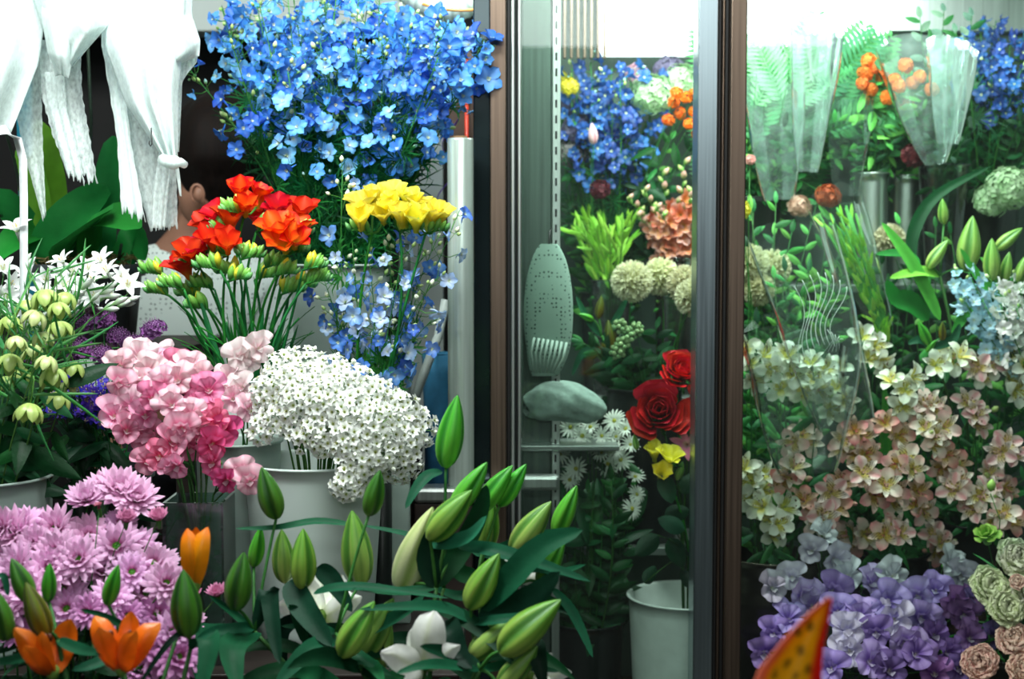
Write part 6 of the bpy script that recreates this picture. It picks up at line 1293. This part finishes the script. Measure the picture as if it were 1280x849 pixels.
# ferns and foliage at the back of the right pane
FERN = []
for c in (C(90, 170, 105), C(135, 200, 140), C(60, 140, 85)):
    mb = MB()
    for k in range(15):
        y = .012+.011*k; l = .045*sin(PI*(.12+.85*k/15))+.006
        for sg in (-1, 1): mb.leaf([Vector((y, 0, 0)), Vector((y+l*.35, sg*l*.6, .004)), Vector((y+l*.6, sg*l, -.002))], .010, fold=.2, col=c, nv=2, q=.6)
    mb.tube([(0, 0, 0), (.18, 0, 0)], .0012, .0006, 4, c); FERN.append(mb.mesh('fern_frond', LEAF))
for i in range(34):
    px = 925+170*i/33; py = 85+U(-15, 70); root, pts = plant('fern', 'pale green fern frond standing behind the cellophane', 'foliage', V_fern, P(px, py, 2.92+U(-.08, .08)), .0016, group='fern fronds of the upper right')
    for k in range(4):
        p, t = along(pts, .3+.18*k); put(root, 'frond', R.choice(FERN), p, TOCAM+rv(.35), U(.8, 1.1), xax=t+Vector((U(-.7, .7), 0, 0)))
for i in range(16):
    px = 935+170*i/15; leafy('leafy_stem', 'green leafy stem low among the ferns', V_fern, P(px, U(130, 200), 2.9+U(-.05, .03)), RUS+BRT, 18, 'green leafy stems among the ferns', .15, .9)
for i in range(14):
    leafy('leafy_stem', 'dark green leafy stem in the upper right corner', V_bgl, P(U(1180, 1300), U(40, 190), 2.97+U(-.06, .08)), RUS, 20, 'leafy stems of the upper right corner', .1, 1.0)
for px, py, dd in [(1205, 50, 2.9), (1225, 38, 2.95), (1245, 25, 2.98), (1262, 60, 2.9), (1275, 90, 2.88), (1250, 110, 2.9), (1240, 70, 2.9), (1280, 40, 2.93)]: delphinium('deep blue delphinium in the upper right corner', V_bgl, P(px, py, dd), DDEEP, 'deep blue delphiniums of the upper right corner', n_b=12, span=.25, spread=.03, n_f=5, n_bud=2, bottom=.3)
for (px, py) in [(1150, 22), (1180, 14), (1195, 40), (1165, 55), (1215, 20)]:
    leafy('eucalyptus', 'eucalyptus twig against the lit panel at the top right', V_bgl, P(px, py, 2.92), SIL+[RUS[1]], 12, 'eucalyptus twigs at the top right', .6, 1.2)
# orange bunch in cellophane, standing in the steel vase
ORC = cluster(40, .013, .007, C(238, 120, 40), C(248, 160, 80), 'ranunculus', .85)
for i, (px, py) in enumerate([(1086, 76), (1096, 84), (1078, 105), (1088, 112), (1104, 98), (1118, 100), (1132, 82), (1140, 104), (1134, 130), (1150, 96), (1110, 122), (1165, 112), (1124, 108), (1082, 92)]):
    spray('orange_flower', 'small round orange bloom in the cellophane wrapped bunch', 'flower', V_sb1 if i % 2 else V_sb2, P(px, py, 2.86+U(-.02, .02)), ORC, 'flower_head', (U(-.3, .3), -.8, .6), 'small orange blooms in cellophane', U(.9, 1.1), BRT, 7, .0012, lz=(.5, .95))
for i in range(12): leafy('leafy_stem', 'pale leafy stem inside the orange cellophane bunch', V_sb2, P(U(1085, 1200), U(110, 180), 2.92), BRT+RUS, 12, 'leafy stems of the orange bunch', .35, .8)
for i in range(6): leafy('leafy_stem', 'dark bushy stem standing in the steel cylinder', V_sb1, P(U(1075, 1120), U(160, 200), 2.87), RUS, 14, 'dark stems of the left steel cylinder', .4, .8)
one(1142, 195, 2.85, BUR, 'dark red flower head between the steel cylinders and cellophane', V_sb2, 'dark_dahlia', 1.2)
for i in range(7): leafy('leafy_stem', 'grey green stem in the flared glass vase', V_gv, P(U(1140, 1215), U(170, 215), 2.9), SIL+RUS, 10, 'stems of the flared glass vase', .2, .8)
# wrapped bunches : cones of cellophane
def cone(label, bx, by, tx, ty, d, r0, r1, mat, inner=None, group=None, name='cellophane_wrap', flare=.1):
    b = P(bx, by, d); t = P(tx, ty, d-.01); ax = (t-b).normalized(); L = (t-b).length; s_ = ax.cross(Vector((0, 1, 0))).normalized(); u_ = ax.cross(s_)
    root = thing(name, label, 'wrapping', b, group); mb = MB(); rows = []; cols = []
    for i in range(17):
        q = i/16; row = []
        for j in range(41):
            a = -.9*PI+1.8*PI*j/40; r = (r0+(r1-r0)*q**.8)*(1+.07*sin(5*a+q*3)+.04*sin(11*a-q*5)*q); k = L*q*(1+flare*sin(2*a+.5)*q)
            row.append(b+ax*k+s_*r*sin(a)+u_*r*.6*cos(a))
        rows.append(row); cols.append([(1, 1, 1)]*41)
    mb.grid(rows, cols); part('film', mb, mat, root); return root, b, ax, s_, u_, L
cone('tall cellophane cone around the ferns, left one', 975, 250, 965, 105, 2.86, .03, .065, CELLO)
cone('tall rounded cellophane sleeve in front of the ferns', 1010, 215, 1020, 30, 2.82, .02, .055, CELLO)
cone('cellophane sleeve around the ferns beside the orange blooms', 1058, 245, 1062, 110, 2.88, .025, .05, CELLO2)
cone('large crumpled cellophane cone around the orange blooms', 1170, 205, 1150, 58, 2.82, .02, .095, CELLO)
cone('loose cellophane corner rising right of the orange blooms', 1185, 180, 1190, 60, 2.78, .02, .05, CELLO)
w5, b5, ax5, s5, u5, L5 = cone('slanting cellophane cone around the lime wrapped bunch', 1105, 410, 1040, 250, 2.76, .018, .055, CELLO2)
w6, b6, ax6, s6, u6, L6 = cone('clear sheet of cellophane printed with white wavy lines', 1060, 530, 985, 285, 2.56, .05, .080, CELLO2, flare=.05)
cone('clear cellophane around the white alstroemerias', 1010, 590, 1000, 420, 2.50, .05, .105, CELLO2)
# printed wavy lines and a small square mark on that film
mb = MB(); WHT = flat('white_print', C(235, 245, 240), .6, 0, .02)
for k in range(8):
    u = k/7; pts_ = []
    for i in range(15):
        t = i/14; x = 993+58*u+22*t*(1-u)-8*t+8*sin(t*5.2+u*1.2); y = 348+10*(1-sin(PI*u))+96*t*(1-.22*u)+8*(1-t)*(-sin(PI*u)); pts_.append(P(x, y, 2.497))
    mb.tube(pts_, .0007, .0012*(.5+.5*sin(PI*u)), 4, (.9, .9, .9))
for k in range(5): mb.tube([P(1034+5*k, 412+3*k, 2.497), P(1042+1.5*k, 424, 2.497), P(1030+5*k, 440, 2.497)], .0007, .0003, 4, (.9, .9, .9))
for k in range(6): a = .45+.10*k; mb.tube([P(925, 418, 2.497), P(925+26*cos(a*.9), 418-22*sin(a), 2.497)], .0008, .0002, 4, (.9, .9, .9))
part('printed_lines', mb, WHT, w6)
mb = MB()
for s in (6, 4, 2):
    q = [(962-s, 486-s*.9), (962+s, 486-s*1.05), (962+s*1.05, 486+s), (962-s*.9, 486+s), (962-s, 486-s*.9)]; mb.tube([P(x, y, 2.497) for x, y in q], .0004, .0004, 4, (.9, .9, .9))
for k in range(3): mb.tube([P(986+1.5*k, 478-2*k, 2.497), P(992+1.5*k, 474-2*k, 2.497)], .0004, .0004, 4, (.9, .9, .9))
part('printed_square_mark', mb, WHT, w6)
# lime wrapped bunch inside its cone
for i in range(16):
    q = U(-1, 1); T = b5+ax5*L5*U(.78, .95)+s5*q*.04+u5*U(-.015, .015); pts_ = [Vector((V_pink.c.x+q*.02, V_pink.c.y, V_pink.zb+.01)), Vector((V_pink.c.x+q*.03, V_pink.c.y, V_pink.zr)), b5+s5*q*.01, b5+ax5*L5*.4+s5*q*.02, T]
    root = thing('wrapped_chrysanthemum', 'pale lime stem tip in the slanting cellophane cone', 'flower', pts_[0], 'lime stems in the slanting cone'); mb = MB(); mb.tube(pts_, .003, .0022, 6, C(70, 150, 60)); part('stem', mb, LEAF, root)
    for k in range(8): p, t = along(pts_, .74+.26*k/8); put(root, 'leaf', R.choice(LIME), p, TOCAM+rv(.4), U(.5, .8), xax=t+rv(.45))
one(1112, 300, 2.84, PM[2], 'faded beige pompon behind the green lily leaves', V_glily, 'pompon_chrysanthemum', .9)
RUST = cluster(90, .03, .009, C(150, 60, 25), C(190, 90, 50), 'rust_head')
one(1035, 245, 2.83, RUST, 'rust brown flower head above the lime wrapped bunch', V_fern, 'rust_dahlia', .8, leaves=RUS)
one(1000, 258, 2.85, cluster(80, .028, .009, C(190, 150, 130), C(215, 180, 160), 'beige_head'), 'beige pink flower head left of the rusty one', V_fern, 'beige_dahlia', .8)
one(910+25, 330, 2.75, PM[0], 'cream pompon just right of the brown stile', V_rib, 'pompon_chrysanthemum', 1.0); one(965, 335, 2.78, PM[1], 'cream pompon right of the one beside the stile', V_rib, 'pompon_chrysanthemum', 1.0); one(948, 362, 2.74, PM[2], 'lower faded pompon beside the brown stile', V_rib, 'pompon_chrysanthemum', .9)
one(914+12, 262, 2.7, YEL, 'yellow flower head touching the brown stile', V_rib, 'goldenrod', 1.0); one(938, 200, 2.72, cluster(20, .008, .006, C(230, 150, 150), C(245, 200, 195), 'pink_bloom'), 'tiny pink bloom high beside the brown stile', V_rib, 'pink_bloom', 1.0)
for i in range(14): leafy('leafy_stem', 'green stem filling the gap behind the white alstroemerias', V_rib, P(U(930, 1060), U(330, 420), 2.74+U(-.04, .05)), RUS+BRT, 16, 'green stems behind the white alstroemerias', .35, 1.0)
for i in range(14): leafy('leafy_stem', 'bright green stem behind the cooler lilies', V_glily, P(U(1080, 1290), U(260, 400), 2.82+U(-.04, .05)), RUS+BRT, 16, 'bright green stems behind the lily buds', .35, 1.0)
for i in range(16): leafy('leafy_stem', 'dark green stem between the pink alstroemerias', V_pink if i % 2 else V_glily, P(U(1000, 1290), U(480, 640), 2.80+U(-.05, .04)), RUS, 16, 'dark stems between the pink alstroemerias', .3, 1.0)
one(1262, 235, 2.85, HY, 'pale bluish hydrangea at the right edge above the buds', V_bgl, 'hydrangea', 1.0); one(1240, 250, 2.88, HY, 'second pale hydrangea behind the right lily leaves', V_bgl, 'hydrangea', .8)

for i in range(16): leafy('leafy_stem', 'bright leafy stem behind the printed cellophane', V_rib, P(U(930, 1075), U(240, 340), 2.80+U(-.04, .05)), BRT+[RUS[1]], 18, 'bright stems behind the printed cellophane', .45, 1.1)
for i in range(16): leafy('leafy_stem', 'dark leafy stem above the cooler lilies at right', V_bgl, P(U(1150, 1295), U(120, 240), 2.9+U(-.04, .05)), RUS, 18, 'dark leafy stems above the lilies at right', .15, 1.0)
for i in range(8): leafy('leafy_stem', 'deep green stem below the steel cylinders', V_pink, P(U(1060, 1150), U(330, 430), 2.84), RUS, 16, 'deep green stems below the steel cylinders', .4, 1.0)
for i in range(10): leafy('leafy_stem', 'green stem between burgundy flower and snapdragons', V_gb if i % 2 else V_pch, P(U(700, 870), U(215, 300), 3.0+U(-.03, .03)), RUS, 16, 'green stems behind the lime bunch', .3, .9)

g0 = P(501, 592, 2.13); mb = MB(); mb.box((g0.x-.0135, g0.y-.01, B1), (g0.x+.0135, g0.y+.01, g0.z)); solo('grey_board', mb, DULL, 'short upright grey board right of the white enamel bucket', 'board', (g0.x, g0.y, B1), False, bev=.002)
g1 = P(477, 592, 2.12); mb = MB(); mb.lathe([(0, B1), (.0145, B1), (.0148, B1+.004), (.0148, g1.z), (.012, g1.z+.002), (.012, g1.z-.02), (0, g1.z-.02)], 20, C(40, 46, 44), cx=g1.x, cy=g1.y); solo('dark_tube', mb, BUDM, 'short dark upright tube between bucket and grey board', 'tube', (g1.x, g1.y, B1))
for i in range(12):
    root, pts = plant('freesia_leaf', 'stout green leaf stem low in the orange freesia bunch', 'leaf', V_fre, P(U(225, 395), U(395, 440), 2.22+U(-.03, .05)), .0022, C(50, 150, 60), group='stout leaf stems below the freesia buds')
    p, t = along(pts, .5); put(root, 'leaf', R.choice(BLADE), p, TOCAM+rv(.5), U(.6, .9), xax=t+rv(.2))
